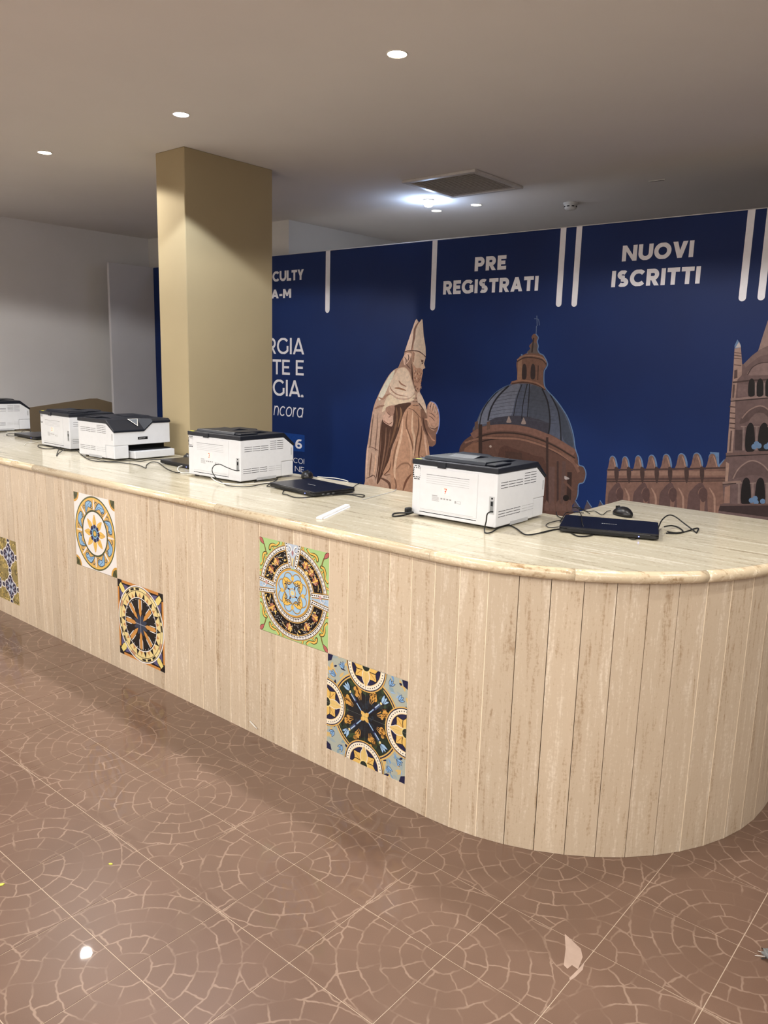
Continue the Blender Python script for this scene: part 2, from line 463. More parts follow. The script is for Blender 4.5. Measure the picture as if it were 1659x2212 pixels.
# ------------------------------------------------------------------ flat print helpers
class Art:
    def __init__(s): s.p = []; s.l = 0
    def up(s): return s
    def poly(s, pts, c, new=True):
        if new: s.l += 1
        s.p.append(([(float(p[0]), float(p[1])) for p in pts], c, s.l)); return s
    def sp(s, pts, c, n=5): return s.poly([(v.x, v.y) for v in spline([(p[0], p[1], 0) for p in pts], n, True)], c)
    def disc(s, x, y, r, c, n=40, a0=0.0):
        return s.poly([(x+r*math.cos(a0+2*math.pi*k/n), y+r*math.sin(a0+2*math.pi*k/n)) for k in range(n)], c)
    def ring(s, x, y, r0, r1, c, a0=0.0, a1=360.0, n=64):
        A = [math.radians(a0+(a1-a0)*k/n) for k in range(n+1)]; s.l += 1
        for a, b in zip(A, A[1:]):
            s.poly([(x+r0*math.cos(a), y+r0*math.sin(a)), (x+r1*math.cos(a), y+r1*math.sin(a)), (x+r1*math.cos(b), y+r1*math.sin(b)), (x+r0*math.cos(b), y+r0*math.sin(b))], c, False)
        return s
    def stroke(s, pts, wd, c, n=5, taper=False, smooth=True):
        P = [Vector((p[0], p[1], 0)) for p in pts]
        if smooth and len(P) > 2: P = spline(P, n)
        L, R = [], []; s.l += 1
        for i, p in enumerate(P):
            t = P[min(i+1, len(P)-1)]-P[max(i-1, 0)]
            if t.length < 1e-9: continue
            t.normalize(); q = Vector((-t.y, t.x, 0))
            f = i/(len(P)-1); k = wd/2*(math.sin(math.pi*min(1, max(0, f*0.9+0.05)))**0.7 if taper == 1 else ((1-f*0.85) if taper == 2 else 1))
            L.append(p+q*k); R.append(p-q*k)
        for i in range(len(L)-1):
            s.poly([(L[i].x, L[i].y), (L[i+1].x, L[i+1].y), (R[i+1].x, R[i+1].y), (R[i].x, R[i].y)], c, False)
        return s
    def leaf(s, x, y, ang, ln, wd, c, oc=None, ow=0.012, k=0.45):
        def sh(e):
            pts = [(-e, 0), (ln*0.15, wd*0.32+e), (ln*k, wd*0.5+e), (ln*0.78, wd*0.28+e), (ln+e*1.6, 0), (ln*0.78, -wd*0.28-e), (ln*k, -wd*0.5-e), (ln*0.15, -wd*0.32-e)]
            ca, sa = math.cos(ang), math.sin(ang)
            return [(x+a*ca-b*sa, y+a*sa+b*ca) for a, b in pts]
        if oc: s.sp(sh(ow), oc, 3); s.up()
        return s.sp(sh(0), c, 3)
    def curl(s, x, y, ang, r, wd, c, turn=1, sweep=400):
        pts = []
        for k in range(15):
            t = k/14; a = ang+turn*math.radians(sweep*t); q = r*(1-0.8*t)
            pts.append((x+q*math.cos(a), y+q*math.sin(a)))
        return s.stroke(pts, wd, c, 1, 2, smooth=False)
def clip(pts, x0, x1, y0, y1):
    for ax, v, sg in ((0, x0, 1), (0, x1, -1), (1, y0, 1), (1, y1, -1)):
        out = []
        for i in range(len(pts)):
            a, b = pts[i-1], pts[i]; da, db = sg*(a[ax]-v), sg*(b[ax]-v)
            if (da >= 0) != (db >= 0):
                t = da/(da-db); out.append((a[0]+(b[0]-a[0])*t, a[1]+(b[1]-a[1])*t))
            if db >= 0: out.append(b)
        pts = out
        if len(pts) < 3: return None
    area = sum(pts[i-1][0]*pts[i][1]-pts[i][0]*pts[i-1][1] for i in range(len(pts)))/2
    if abs(area) < 1e-7: return None
    return pts if area > 0 else pts[::-1]
def print_mat(name, rough, spec, var=0.0, sc=60.0):
    m = M(name, rough, spec)
    a = m.node('ShaderNodeVertexColor'); a.layer_name = 'Col'
    c = a.outputs[0]
    if var:
        n = m.noise(m.pos(), sc, 5, 0.65); g = n*(2*var)+(1-var)
        c = m.mix(1.0, c, m.vec(g, g, g), 'MULTIPLY')
    m.color(c); return m.mat
MAT['ceramic'] = print_mat('printed_glazed_tile', 0.22, 0.45)
YEL, GOLD, ORG = lin(238, 190, 70), lin(216, 160, 48), lin(206, 134, 44)
WHT, CRM, BLK, NAV = lin(240, 236, 232), lin(240, 220, 150), lin(14, 10, 12), lin(22, 24, 66)
SKY, BLU, GRN, OLV, DKG = lin(150, 190, 225), lin(96, 150, 205), lin(160, 200, 120), lin(86, 88, 44), lin(34, 50, 32)
pi = math.pi
def art_medallion():
    A = Art(); A.poly([(-1, -1), (1, -1), (1, 1), (-1, 1)], WHT); A.up()
    for sx in (-1, 1):
        for sy in (-1, 1):
            A.disc(sx, sy, 0.27, GOLD); A.up(); A.disc(sx, sy, 0.21, OLV); A.up(); A.leaf(sx*0.98, sy*0.98, math.atan2(-sy, -sx), 0.2, 0.07, lin(60, 66, 34))
    A.up(); A.disc(0, 0, 0.985, lin(88, 92, 50), 64); A.up(); A.disc(0, 0, 0.945, YEL, 64)
    A.up(); A.disc(0, 0, 0.90, lin(222, 176, 86), 64)
    A.up()
    for k in range(8):
        a = math.radians(22.5+45*k)
        P = lambda r, d: (r*math.cos(a+math.radians(d)), r*math.sin(a+math.radians(d)))
        A.sp([P(0.62, 18), P(0.66, 8), P(0.72, 0), P(0.68, -8), P(0.74, -16), P(0.84, -15), P(0.89, -5), P(0.88, 6), P(0.80, 11), P(0.72, 15)], lin(70, 84, 92), 4)
    A.up()
    for k in range(8):
        a = math.radians(22.5+45*k)
        P = lambda r, d: (r*math.cos(a+math.radians(d)), r*math.sin(a+math.radians(d)))
        A.sp([P(0.645, 15), P(0.68, 8), P(0.74, 0), P(0.70, -8), P(0.75, -14), P(0.83, -13), P(0.87, -4), P(0.86, 5), P(0.79, 9), P(0.71, 13)], lin(140, 188, 228), 4)
    A.up()
    for k in range(8):
        a = math.radians(22.5+45*k)
        P = lambda r, d: (r*math.cos(a+math.radians(d)), r*math.sin(a+math.radians(d)))
        A.curl(*P(0.70, -14), a, 0.07, 0.03, lin(66, 80, 86)); A.curl(*P(0.80, 14), a+2, 0.07, 0.03, lin(66, 80, 86), -1)
        A.stroke([P(0.66, 12), P(0.76, 5), P(0.80, -4), P(0.84, -10)], 0.014, lin(52, 96, 150), 3)
        b = math.radians(45*k)
        A.poly([(0.66*math.cos(b-0.05), 0.66*math.sin(b-0.05)), (0.9*math.cos(b-0.02), 0.9*math.sin(b-0.02)), (0.9*math.cos(b+0.02), 0.9*math.sin(b+0.02)), (0.66*math.cos(b+0.05), 0.66*math.sin(b+0.05)), (0.62*math.cos(b), 0.62*math.sin(b))], WHT)
    A.up(); A.disc(0, 0, 0.625, lin(76, 80, 46), 56); A.up(); A.disc(0, 0, 0.575, WHT, 56)
    A.up()
    for k in range(8):
        a = pi/4*k
        A.leaf(0.16*math.cos(a), 0.16*math.sin(a), a, 0.33, 0.16, YEL, GOLD, 0.01, 0.4)
        for d in (-0.32, 0.32): A.leaf(0.27*math.cos(a), 0.27*math.sin(a), a+d*2.2, 0.12, 0.055, YEL)
    A.up()
    for k in range(8): A.stroke([(0.2*math.cos(pi/4*k), 0.2*math.sin(pi/4*k)), (0.44*math.cos(pi/4*k), 0.44*math.sin(pi/4*k))], 0.016, GOLD)
    A.up(); A.poly([((0.25 if k % 2 else 0.21)*math.cos(pi/8*k+pi/8), (0.25 if k % 2 else 0.21)*math.sin(pi/8*k+pi/8)) for k in range(16)], NAV)
    A.up()
    for k in range(8):
        a = pi/4*k+pi/8; A.stroke([(0.12*math.cos(a), 0.12*math.sin(a)), (0.23*math.cos(a), 0.23*math.sin(a))], 0.025, lin(120, 170, 215))
        A.disc(0.19*math.cos(pi/4*k), 0.19*math.sin(pi/4*k), 0.045, lin(28, 34, 90), 12)
    A.up(); A.ring(0, 0, 0.105, 0.14, lin(120, 170, 215), n=16); A.up(); A.disc(0, 0, 0.105, lin(86, 110, 90), 20); A.up(); A.disc(0, 0, 0.065, YEL, 20)
    return A
def art_compass():
    A = Art(); A.poly([(-1, -1), (1, -1), (1, 1), (-1, 1)], ORG); A.up()
    A.poly([(-0.93, -0.93), (0.93, -0.93), (0.93, 0.93), (-0.93, 0.93)], lin(20, 14, 16)); A.up()
    for sx in (-1, 1):
        for sy in (-1, 1):
            A.poly([(sx, sy), (sx*0.8, sy), (sx*0.8, sy*0.86), (sx*0.86, sy*0.8), (sx, sy*0.8)], BLK)
            A.poly([(sx*0.88, sy*0.52), (sx*0.9, sy*0.75), (sx*0.72, sy*0.62)], lin(88, 84, 128)); A.poly([(sx*0.52, sy*0.88), (sx*0.75, sy*0.9), (sx*0.62, sy*0.72)], lin(88, 84, 128))
    A.up()
    for sx in (-1, 1):
        for sy in (-1, 1):
            A.poly([(sx*0.93, sy*0.84), (sx*0.84, sy*0.93), (sx*0.70, sy*0.82), (sx*0.62, sy*0.66), (sx*0.66, sy*0.62), (sx*0.82, sy*0.70)], lin(238, 216, 116))
    A.ring(0, 0, 0.965, 0.998, WHT, n=72)
    A.ring(0, 0, 0.86, 0.965, CRM, n=72)
    for k in range(24):
        a = 15*k
        if k % 6 < 3: A.ring(0, 0, 0.885, 0.94, BLK, a+1.5, a+11.5, 4)
        elif k % 6 == 4: A.ring(0, 0, 0.875, 0.95, lin(200, 150, 110), a, a+12, 4)
    A.ring(0, 0, 0.950, 0.966, BLK, n=72); A.ring(0, 0, 0.855, 0.872, BLK, n=72)
    A.disc(0, 0, 0.858, lin(238, 214, 140), 72)
    for k in range(28):
        a = 2*pi*k/28; w_ = 2*pi/28*0.50; c = BLK if k % 2 == 0 else lin(200, 140, 72)
        r1 = 0.86 if k % 2 == 0 else 0.82
        A.poly([(0.67*math.cos(a-w_), 0.67*math.sin(a-w_)), (r1*math.cos(a), r1*math.sin(a)), (0.67*math.cos(a+w_), 0.67*math.sin(a+w_))], c)
    A.disc(0, 0, 0.70, WHT, 64); A.disc(0, 0, 0.678, lin(16, 20, 22), 64)
    for k in range(16):
        a = 2*pi*k/16+pi/16
        A.stroke([(0.36*math.cos(a), 0.36*math.sin(a)), (0.65*math.cos(a-0.085), 0.65*math.sin(a-0.085))], 0.022, WHT)
        A.stroke([(0.36*math.cos(a), 0.36*math.sin(a)), (0.65*math.cos(a+0.085), 0.65*math.sin(a+0.085))], 0.022, WHT)
    for k in list(range(1, 16, 2))+list(range(0, 16, 2)):
        a = 2*pi*k/16; c = lin(214, 146, 52) if k % 2 == 0 else lin(8, 6, 8); w_ = 0.052 if k % 2 == 0 else 0.088
        ca, sa = math.cos(a), math.sin(a)
        q = lambda r, d: (r*ca-d*sa, r*sa+d*ca)
        A.poly([q(0.16, 0), q(0.30, -w_), q(0.62, -w_), q(0.67, 0), q(0.62, w_), q(0.30, w_)], c)
    for k in range(8):
        a = 2*pi*k/8+pi/8; A.leaf(0, 0, a, 0.30, 0.14, lin(46, 58, 82), None, k=0.3)
    for k in range(4): A.stroke([(0, 0), (0.24*math.cos(pi/2*k), 0.24*math.sin(pi/2*k))], 0.018, lin(150, 160, 180))
    return A
def guilloche(A, r0, r1, a0, a1, step):
    A.ring(0, 0, r0-0.03, r1+0.03, lin(212, 166, 84), a0, a1, 60); A.up(); A.ring(0, 0, r0-0.012, r1+0.012, BLK, a0, a1, 60); A.up()
    A.ring(0, 0, r0, r1, WHT, a0, a1, 60); A.up()
    n = int((a1-a0)/step); rm = (r0+r1)/2
    for k in range(n):
        a = math.radians(a0+step*(k+0.1)); b = math.radians(a0+step*(k+0.62)); s = math.radians(step*0.42)
        P = lambda r, t: (r*math.cos(t), r*math.sin(t))
        A.poly([P(r0+0.012, a), P(rm-0.004, a+s), P(rm-0.004, b+s*1.5), P(r0+0.012, b+s*0.4)], BLK)
        A.poly([P(rm+0.012, a+s*0.2), P(r1-0.012, a+s*1.2), P(r1-0.012, b+s*1.0), P(rm+0.012, b+s*0.1)], BLK)
    A.up()
def art_garden():
    A = Art(); A.poly([(-1, -1), (1, -1), (1, 1), (-1, 1)], lin(168, 206, 128)); A.up()
    for sx in (-1, 1):
        for sy in (-1, 1):
            for f in (0, 1):
                m_ = (lambda a, b: (sx*a, sy*b)) if f == 0 else (lambda a, b: (sx*b, sy*a))
                A.stroke([m_(1.0, 0.28), m_(0.86, 0.34), m_(0.78, 0.50), m_(0.84, 0.62)], 0.05, lin(70, 66, 30)); A.up()
                A.stroke([m_(1.0, 0.28), m_(0.86, 0.34), m_(0.78, 0.50), m_(0.84, 0.62)], 0.03, YEL); A.up()
                A.sp([m_(0.99, 0.42), m_(0.92, 0.48), m_(0.93, 0.60), m_(0.88, 0.70), m_(0.78, 0.72), m_(0.76, 0.66), m_(0.84, 0.64), m_(0.86, 0.56), m_(0.88, 0.46), m_(0.96, 0.38)], lin(80, 64, 24), 3); A.up()
                A.sp([m_(0.98, 0.43), m_(0.915, 0.49), m_(0.915, 0.60), m_(0.87, 0.685), m_(0.79, 0.70), m_(0.79, 0.67), m_(0.855, 0.645), m_(0.88, 0.56), m_(0.89, 0.48), m_(0.955, 0.40)], YEL, 3)
            A.up(); A.stroke([(sx*0.98, sy*0.98), (sx*0.86, sy*0.86), (sx*0.80, sy*0.70)], 0.03, lin(120, 96, 40)); A.leaf(sx*0.99, sy*0.99, math.atan2(-sy, -sx), 0.17, 0.08, lin(190, 96, 92), lin(80, 40, 40))
    A.up()
    gaps = [(90, 17), (180, 14), (0, 14)]
    segs = [(9, 79), (101, 171), (189, 351)]
    # openings in sky blue
    A.poly([(-0.20, 1), (0.20, 1), (0.07, 0.5), (-0.07, 0.5)], lin(170, 198, 226)); A.poly([(-1, 0.12), (-1, -0.12), (-0.5, -0.06), (-0.5, 0.06)], lin(170, 198, 226)); A.poly([(1, 0.12), (1, -0.12), (0.5, -0.06), (0.5, 0.06)], lin(170, 198, 226)); A.up()
    for a0, a1 in segs:
        A.ring(0, 0, 0.60, 0.88, BLK, a0, a1, 48)
    A.up()
    for a0, a1 in segs: guilloche(A, 0.885, 0.955, a0-2, a1+2, 5.2)
    guilloche(A, 0.515, 0.590, 96, 176, 7.6); guilloche(A, 0.515, 0.590, 184, 356, 7.6); guilloche(A, 0.515, 0.590, 4, 84, 7.6)
    for p, q in (((0.075, 0.54), (0.20, 1.02)), ((-0.075, 0.54), (-0.20, 1.02)), ((0.54, 0.07), (1.02, 0.13)), ((0.54, -0.07), (1.02, -0.13)), ((-0.54, 0.07), (-1.02, 0.13)), ((-0.54, -0.07), (-1.02, -0.13))):
        for wd, c in ((0.115, lin(212, 166, 84)), (0.088, BLK), (0.066, WHT)):
            A.stroke([p, q], wd, c); A.up()
        for k in range(9):
            f = (k+0.4)/9.0; A.disc(p[0]+(q[0]-p[0])*f, p[1]+(q[1]-p[1])*f, 0.018, BLK, 5)
        A.up()
    # flowers on the black ring
    rnd = random.Random(3)
    for a in (45, 130, 215, 262, 305, 150, 30, 330, 60):
        t = math.radians(a); x, y = 0.74*math.cos(t), 0.74*math.sin(t)
        A.stroke([(0.74*math.cos(t-0.28), 0.74*math.sin(t-0.28)), (0.78*math.cos(t-0.12), 0.78*math.sin(t-0.12)), (x, y), (0.70*math.cos(t+0.15), 0.70*math.sin(t+0.15))], 0.02, lin(196, 160, 90)); A.up()
        A.disc(x, y, 0.085, lin(140, 72, 50), 10); A.up()
        for k in range(3): A.leaf(x, y, t+k*2.1, 0.085, 0.05, lin(188, 122, 86) if k else YEL)
        A.up(); A.leaf(x, y, t+1.0, 0.10, 0.035, YEL); A.leaf(x, y, t+3.1, 0.10, 0.035, YEL); A.up()
    for a0, a1 in segs:
        for k in range(int((a1-a0)*0.8)):
            a = math.radians(rnd.uniform(a0+3, a1-3)); r = rnd.uniform(0.63, 0.85); A.disc(r*math.cos(a), r*math.sin(a), 0.008, WHT, 5)
        for k in range(int((a1-a0)/12)):
            a = math.radians(rnd.uniform(a0+4, a1-4)); r = rnd.uniform(0.65, 0.83); A.leaf(r*math.cos(a), r*math.sin(a), rnd.uniform(0, 6), 0.09, 0.036, lin(232, 196, 100))
    A.up(); A.disc(0, 0, 0.485, lin(160, 200, 232), 56); A.up(); A.ring(0, 0, 0.46, 0.485, GOLD, n=56); A.up()
    for k in range(8):
        a = pi/4*k+pi/8; A.ring(0.31*math.cos(a), 0.31*math.sin(a), 0.105, 0.13, lin(120, 108, 84), n=20); A.ring(0.31*math.cos(a)+0.006, 0.31*math.sin(a)+0.006, 0.112, 0.124, GOLD, n=20)
    A.up()
    for k in range(4):
        a = pi/2*k+pi/4; x, y = 0.24*math.cos(a), 0.24*math.sin(a)
        for d in (-0.6, 0.6): A.leaf(x*1.55, y*1.55, a+pi+d, 0.23, 0.085, YEL, lin(96, 70, 30), 0.010)
    A.up()
    for k in range(4):
        a = pi/2*k+pi/4; A.curl(0.22*math.cos(a-0.3), 0.22*math.sin(a-0.3), a, 0.06, 0.02, lin(70, 60, 50)); A.curl(0.22*math.cos(a+0.3), 0.22*math.sin(a+0.3), a, 0.06, 0.02, lin(70, 60, 50), -1)
        A.disc(0.30*math.cos(pi/2*k), 0.30*math.sin(pi/2*k), 0.045, YEL, 12)
        A.stroke([(0.08*math.cos(a), 0.08*math.sin(a)), (0.16*math.cos(a+0.3), 0.16*math.sin(a+0.3))], 0.03, NAV)
    A.up(); A.ring(0, 0, 0.085, 0.105, GOLD, n=8); A.disc(0, 0, 0.05, CRM, 10)
    # head in the top opening
    A.up(); A.sp([(-0.14, 1.0), (0.14, 1.0), (0.13, 0.86), (0.06, 0.74), (0.0, 0.66), (-0.06, 0.74), (-0.13, 0.86)], lin(190, 204, 222), 4); A.up()
    for sx in (-1, 1):
        A.curl(sx*0.11, 0.88, pi/2, 0.085, 0.035, WHT, sx); A.curl(sx*0.11, 0.88, pi/2, 0.06, 0.015, lin(60, 60, 80), sx)
        A.curl(sx*0.86, 0.03, pi/2, 0.08, 0.03, WHT, sx); A.disc(sx*0.78, 0.07, 0.04, lin(206, 160, 150), 10)
    A.leaf(0, 0.88, -pi/2, 0.12, 0.06, lin(176, 120, 120))
    A.stroke([(0, 0.72), (0, 0.5)], 0.06, CRM, taper=2)
    return A
def art_sunburst():
    A = Art(); rnd = random.Random(5)
    A.poly([(-1, -1), (1, -1), (1, 1), (-1, 1)], lin(176, 182, 168)); A.up()
    for k in range(170):
        x, y = rnd.uniform(-1, 1), rnd.uniform(-1, 1)
        if math.hypot(x, y) < 0.82: continue
        A.leaf(x, y, rnd.uniform(0, 6.3), rnd.uniform(0.1, 0.22), rnd.uniform(0.05, 0.09), rnd.choice([lin(220, 184, 108), lin(222, 184, 104), lin(160, 176, 178), lin(140, 166, 176)]))
    A.up()
    for k in range(120):
        x, y = rnd.uniform(-1, 1), rnd.uniform(-1, 1)
        if math.hypot(x, y) < 0.86: continue
        A.leaf(x, y, rnd.uniform(0, 6.3), rnd.uniform(0.06, 0.16), rnd.uniform(0.02, 0.06), rnd.choice([NAV, lin(110, 160, 214), lin(150, 186, 226), NAV]))
    A.up()
    for sx in (-1, 1):
        for sy in (-1, 1):
            A.poly([(sx, sy), (sx*0.86, sy), (sx*0.90, sy*0.88), (sx, sy*0.84)], NAV)
            for q in ((0.80, 0.58), (0.58, 0.80), (0.90, 0.40), (0.40, 0.92)):
                for d in (-0.5, 0, 0.5): A.leaf(sx*q[0], sy*q[1], math.atan2(sy*q[1], sx*q[0])+d, 0.13, 0.05, lin(130, 178, 226), NAV, 0.008)
    A.up(); A.disc(0, 0, 0.86, lin(226, 184, 96), 64); A.up(); A.disc(0, 0, 0.825, NAV, 64); A.up(); A.disc(0, 0, 0.80, lin(222, 178, 88), 64); A.up(); A.disc(0, 0, 0.775, lin(30, 46, 30), 64); A.up()
    for k in range(70):
        a = rnd.uniform(0, 6.3); r = rnd.uniform(0.46, 0.72)
        A.leaf(r*math.cos(a), r*math.sin(a), rnd.uniform(0, 6.3), 0.14, 0.06, rnd.choice([lin(56, 74, 40), lin(12, 18, 14), lin(48, 66, 38)]))
    A.up(); A.poly([((0.50 if k % 2 else 0.40)*math.cos(pi/16*k), (0.50 if k % 2 else 0.40)*math.sin(pi/16*k)) for k in range(32)], lin(10, 14, 24)); A.up()
    for k in range(60):
        a = rnd.uniform(0, 6.3); r = rnd.uniform(0.05, 0.36)
        A.disc(r*math.cos(a), r*math.sin(a), 0.035, rnd.choice([lin(24, 38, 52), lin(8, 10, 16), lin(18, 30, 44)]), 7)
    A.up()
    for k in range(8):
        a = pi/8+pi/4*k; 
        for j in range(8):
            b = a+rnd.uniform(-0.15, 0.15); r = rnd.uniform(0.43, 0.57)
            A.disc(r*math.cos(b), r*math.sin(b), rnd.uniform(0.03, 0.05), lin(220, 160, 56), 8)
        for j in (-0.12, 0, 0.12): A.stroke([(0.45*math.cos(a+j), 0.45*math.sin(a+j)), (0.32*math.cos(a+j*0.6), 0.32*math.sin(a+j*0.6))], 0.028, lin(206, 148, 56), taper=2)
    A.up()
    for k in range(8):
        a = pi/8+pi/4*k
        for j in range(10):
            b = a+rnd.uniform(-0.16, 0.16); r = rnd.uniform(0.42, 0.57)
            A.stroke([(r*math.cos(b), r*math.sin(b)), ((r+0.03)*math.cos(b+0.04), (r+0.03)*math.sin(b+0.04)), ((r+0.05)*math.cos(b), (r+0.05)*math.sin(b))], 0.016, lin(84, 50, 14), 2)
    A.up()
    for k in range(4):
        a = pi/4+pi/2*k; ca, sa = math.cos(a), math.sin(a); q = lambda r, d: (r*ca-d*sa, r*sa+d*ca)
        A.stroke([q(0.08, 0), q(0.60, 0)], 0.05, NAV); A.up(); A.stroke([q(0.10, 0.004), q(0.30, 0.004)], 0.022, SKY); A.stroke([q(0.34, 0), q(0.52, 0)], 0.06, lin(60, 80, 120)); A.up()
        A.stroke([q(0.36, 0.01), q(0.5, 0.01)], 0.02, lin(190, 210, 235)); A.disc(*q(0.55, 0), 0.028, CRM, 10)
        for d in (-0.45, 0, 0.45): A.leaf(*q(0.58, 0), a+d, 0.17, 0.06, lin(160, 200, 236), NAV, 0.01)
        A.up()
    A.up()
    for cx, cy in ((0, 1), (1, 0), (0, -1), (-1, 0)):
        A.disc(cx, cy, 0.50, lin(224, 176, 84), 40); A.up(); A.disc(cx, cy, 0.475, NAV, 40); A.up(); A.disc(cx, cy, 0.455, lin(246, 236, 214), 48); A.up()
        for k in range(44):
            a = 2*pi*k/44; A.disc(cx+0.415*math.cos(a), cy+0.415*math.sin(a), 0.013, BLK, 6)
        A.disc(cx, cy, 0.375, lin(246, 214, 150), 40); A.up(); A.disc(cx, cy, 0.36, NAV, 40); A.up()
        th = math.atan2(-cy, -cx)
        for d in (-0.85, 0.85, -1.7, 1.7): A.leaf(cx, cy, th+d, 0.34, 0.21, lin(236, 190, 88), BLK, 0.016, 0.6); A.up()
        A.leaf(cx, cy, th, 0.40, 0.17, lin(232, 196, 112), WHT, 0.012, 0.55); A.up()
        for d in (-0.85, 0.85): A.stroke([(cx+0.1*math.cos(th+d), cy+0.1*math.sin(th+d)), (cx+0.3*math.cos(th+d), cy+0.3*math.sin(th+d))], 0.014, lin(190, 130, 44))
        A.disc(cx, cy, 0.115, lin(240, 214, 130), 16); A.up(); A.disc(cx, cy, 0.09, lin(24, 40, 34), 16); A.up()
    for k in range(4):
        a = pi/4+pi/2*k; A.leaf(0, 0, a, 0.14, 0.085, lin(226, 176, 76), None, k=0.6)
    A.up(); A.disc(0, 0, 0.075, lin(232, 190, 94), 14)
    return A
def art_lattice():
    A = Art(); rnd = random.Random(9)
    A.poly([(-1, -1), (1, -1), (1, 1), (-1, 1)], lin(150, 132, 70)); A.up()
    for k in range(150):
        A.curl(rnd.uniform(-1, 1), rnd.uniform(-1, 1), rnd.uniform(0, 6), rnd.uniform(0.06, 0.12), 0.035, rnd.choice([lin(206, 176, 86), lin(96, 84, 44), lin(218, 190, 104)]), rnd.choice((-1, 1)))
    A.up()
    def quat(cx, cy, e, c):
        pts = []
        for k in range(16):
            a = 2*pi*k/16; r = (0.40, 0.36, 0.27, 0.31, 0.38, 0.31, 0.27, 0.36)[k % 8]
            pts.append((cx+(r+e)*math.cos(a)*0.9, cy+(r+e)*math.sin(a)))
        A.sp(pts, c, 4)
    for cx in (-0.5, 0.5):
        for cy in (-0.5, 0.5):
            for d in (0, 1, 2, 3): A.disc(cx+0.47*math.cos(pi/2*d), cy+0.47*math.sin(pi/2*d), 0.10, WHT, 14)
            A.up()
            for d in (0, 1, 2, 3): A.disc(cx+0.47*math.cos(pi/2*d), cy+0.47*math.sin(pi/2*d), 0.07, NAV, 14)
            A.up(); quat(cx, cy, 0.045, WHT); A.up(); quat(cx, cy, 0.005, NAV); A.up(); quat(cx, cy, -0.06, lin(40, 40, 72)); A.up()
            for k in range(8):
                a = pi/4*k; A.leaf(cx+0.05*math.cos(a), cy+0.05*math.sin(a), a, 0.2, 0.09, lin(200, 206, 220) if k % 2 else lin(140, 150, 176))
                A.disc(cx+0.27*math.cos(a+0.2), cy+0.27*math.sin(a+0.2), 0.03, lin(206, 190, 196), 8); A.disc(cx+0.27*math.cos(a-0.2), cy+0.27*math.sin(a-0.2), 0.025, lin(176, 170, 190), 8)
            A.up(); A.disc(cx, cy, 0.06, NAV, 10)
            A.up()
    return A
def tile_panel(name, art, x0, z0, label):
    W_ = 0.4024; h = W_/2
    bk = box('tile_panel', 0, W_, 0.004, TH, 0, W_, MAT['grout'], counter); bk.location = (x0, 0, z0); bk['label'] = label
    for ix in (0, 1):
        for iy in (0, 1):
            ax, ay = -1+ix, -1+iy
            vs_, fs, cols = [], [], []
            g = 0.0016
            # tile body
            X0, X1_, Z0, Z1 = ix*h+0.0004, (ix+1)*h-0.0004, iy*h+0.0004, (iy+1)*h-0.0004
            for y in (0.0, 0.006):
                vs_ += [(X0, y, Z0), (X1_, y, Z0), (X1_, y, Z1), (X0, y, Z1)]
            fs += [(0, 1, 2, 3), (7, 6, 5, 4), (0, 4, 5, 1), (1, 5, 6, 2), (2, 6, 7, 3), (3, 7, 4, 0)]
            cols += [lin(226, 214, 190)]*6
            for pts, c, l in art.p:
                q = clip(pts, ax+g, ax+1-g, ay+g, ay+1-g)
                if not q: continue
                b = len(vs_)
                vs_ += [((x+1)*h, -0.00004-l*0.000003, (y+1)*h) for x, y in q]
                g_ = 0.3*c[0]+0.55*c[1]+0.15*c[2]; fs.append(tuple(range(b, b+len(q)))); cols.append(tuple((v+(g_-v)*0.10)*0.84 for v in c[:3])+(1,))
            mesh_obj('tile', vs_, fs, MAT['ceramic'], bk, cols)
tile_panel('p', art_sunburst(), P4, ZB, 'dark navy and gold glazed tile panel with four half medallions')
tile_panel('p', art_garden(), P3, ZB+0.4024, 'green glazed tile panel with a black flowered ring')
tile_panel('p', art_compass(), P2, ZB, 'orange and black star pattern glazed tile panel')
tile_panel('p', art_medallion(), P1, ZB+0.4024, 'white glazed tile panel with blue and yellow scroll ring')
tile_panel('p', art_lattice(), P0, ZB, 'olive glazed tile panel with navy quatrefoils')
# ------------------------------------------------------------------ the printed backdrop behind the counter
BY, BZ = 2.76, 2.515
BXL, BXR = at(330, 573, 1, BY).x, 2.55
def banner_material():
    m = M('blue_printed_fabric', 0.55, 0.3)
    n = m.noise(m.pos(), 1.3, 2)
    m.color(m.ramp(n, [(0.3, lin(3, 31, 84)), (0.7, lin(7, 40, 98))]))
    return m.mat
MAT['banner'] = banner_material()
MAT['print'] = print_mat('photo_print_on_fabric', 0.55, 0.3, 0.42, 38.0)
MAT['white_print'] = plain('white_print_on_fabric', (238, 238, 246), 0.55, 0.3, var=0.03)
banner = tag(empty('backdrop_banner', (0, BY, 0)), 'tall dark blue printed backdrop with white lettering, statue and cathedral pictures', 'banner')
box('fabric_panel', BXL, BXR, 0.0, 0.06, 0.0, BZ, MAT['banner'], banner, bev=0.009, seg=3, smooth=False)
box('support_frame', BXL+0.03, BXR-0.03, 0.0605, 0.10, 0.0, BZ-0.02, MAT['panel_white'], banner)
hem = tube_mesh('top_hem', [(BXL+0.003, 0.0075, BZ), (BXL+2.0, 0.0075, BZ), (BXR-0.003, 0.0075, BZ)], 0.0045, MAT['panel_white'], banner)
def bpx(x, y):
    p = at(x, y, 1, BY); return (p.x, p.z)
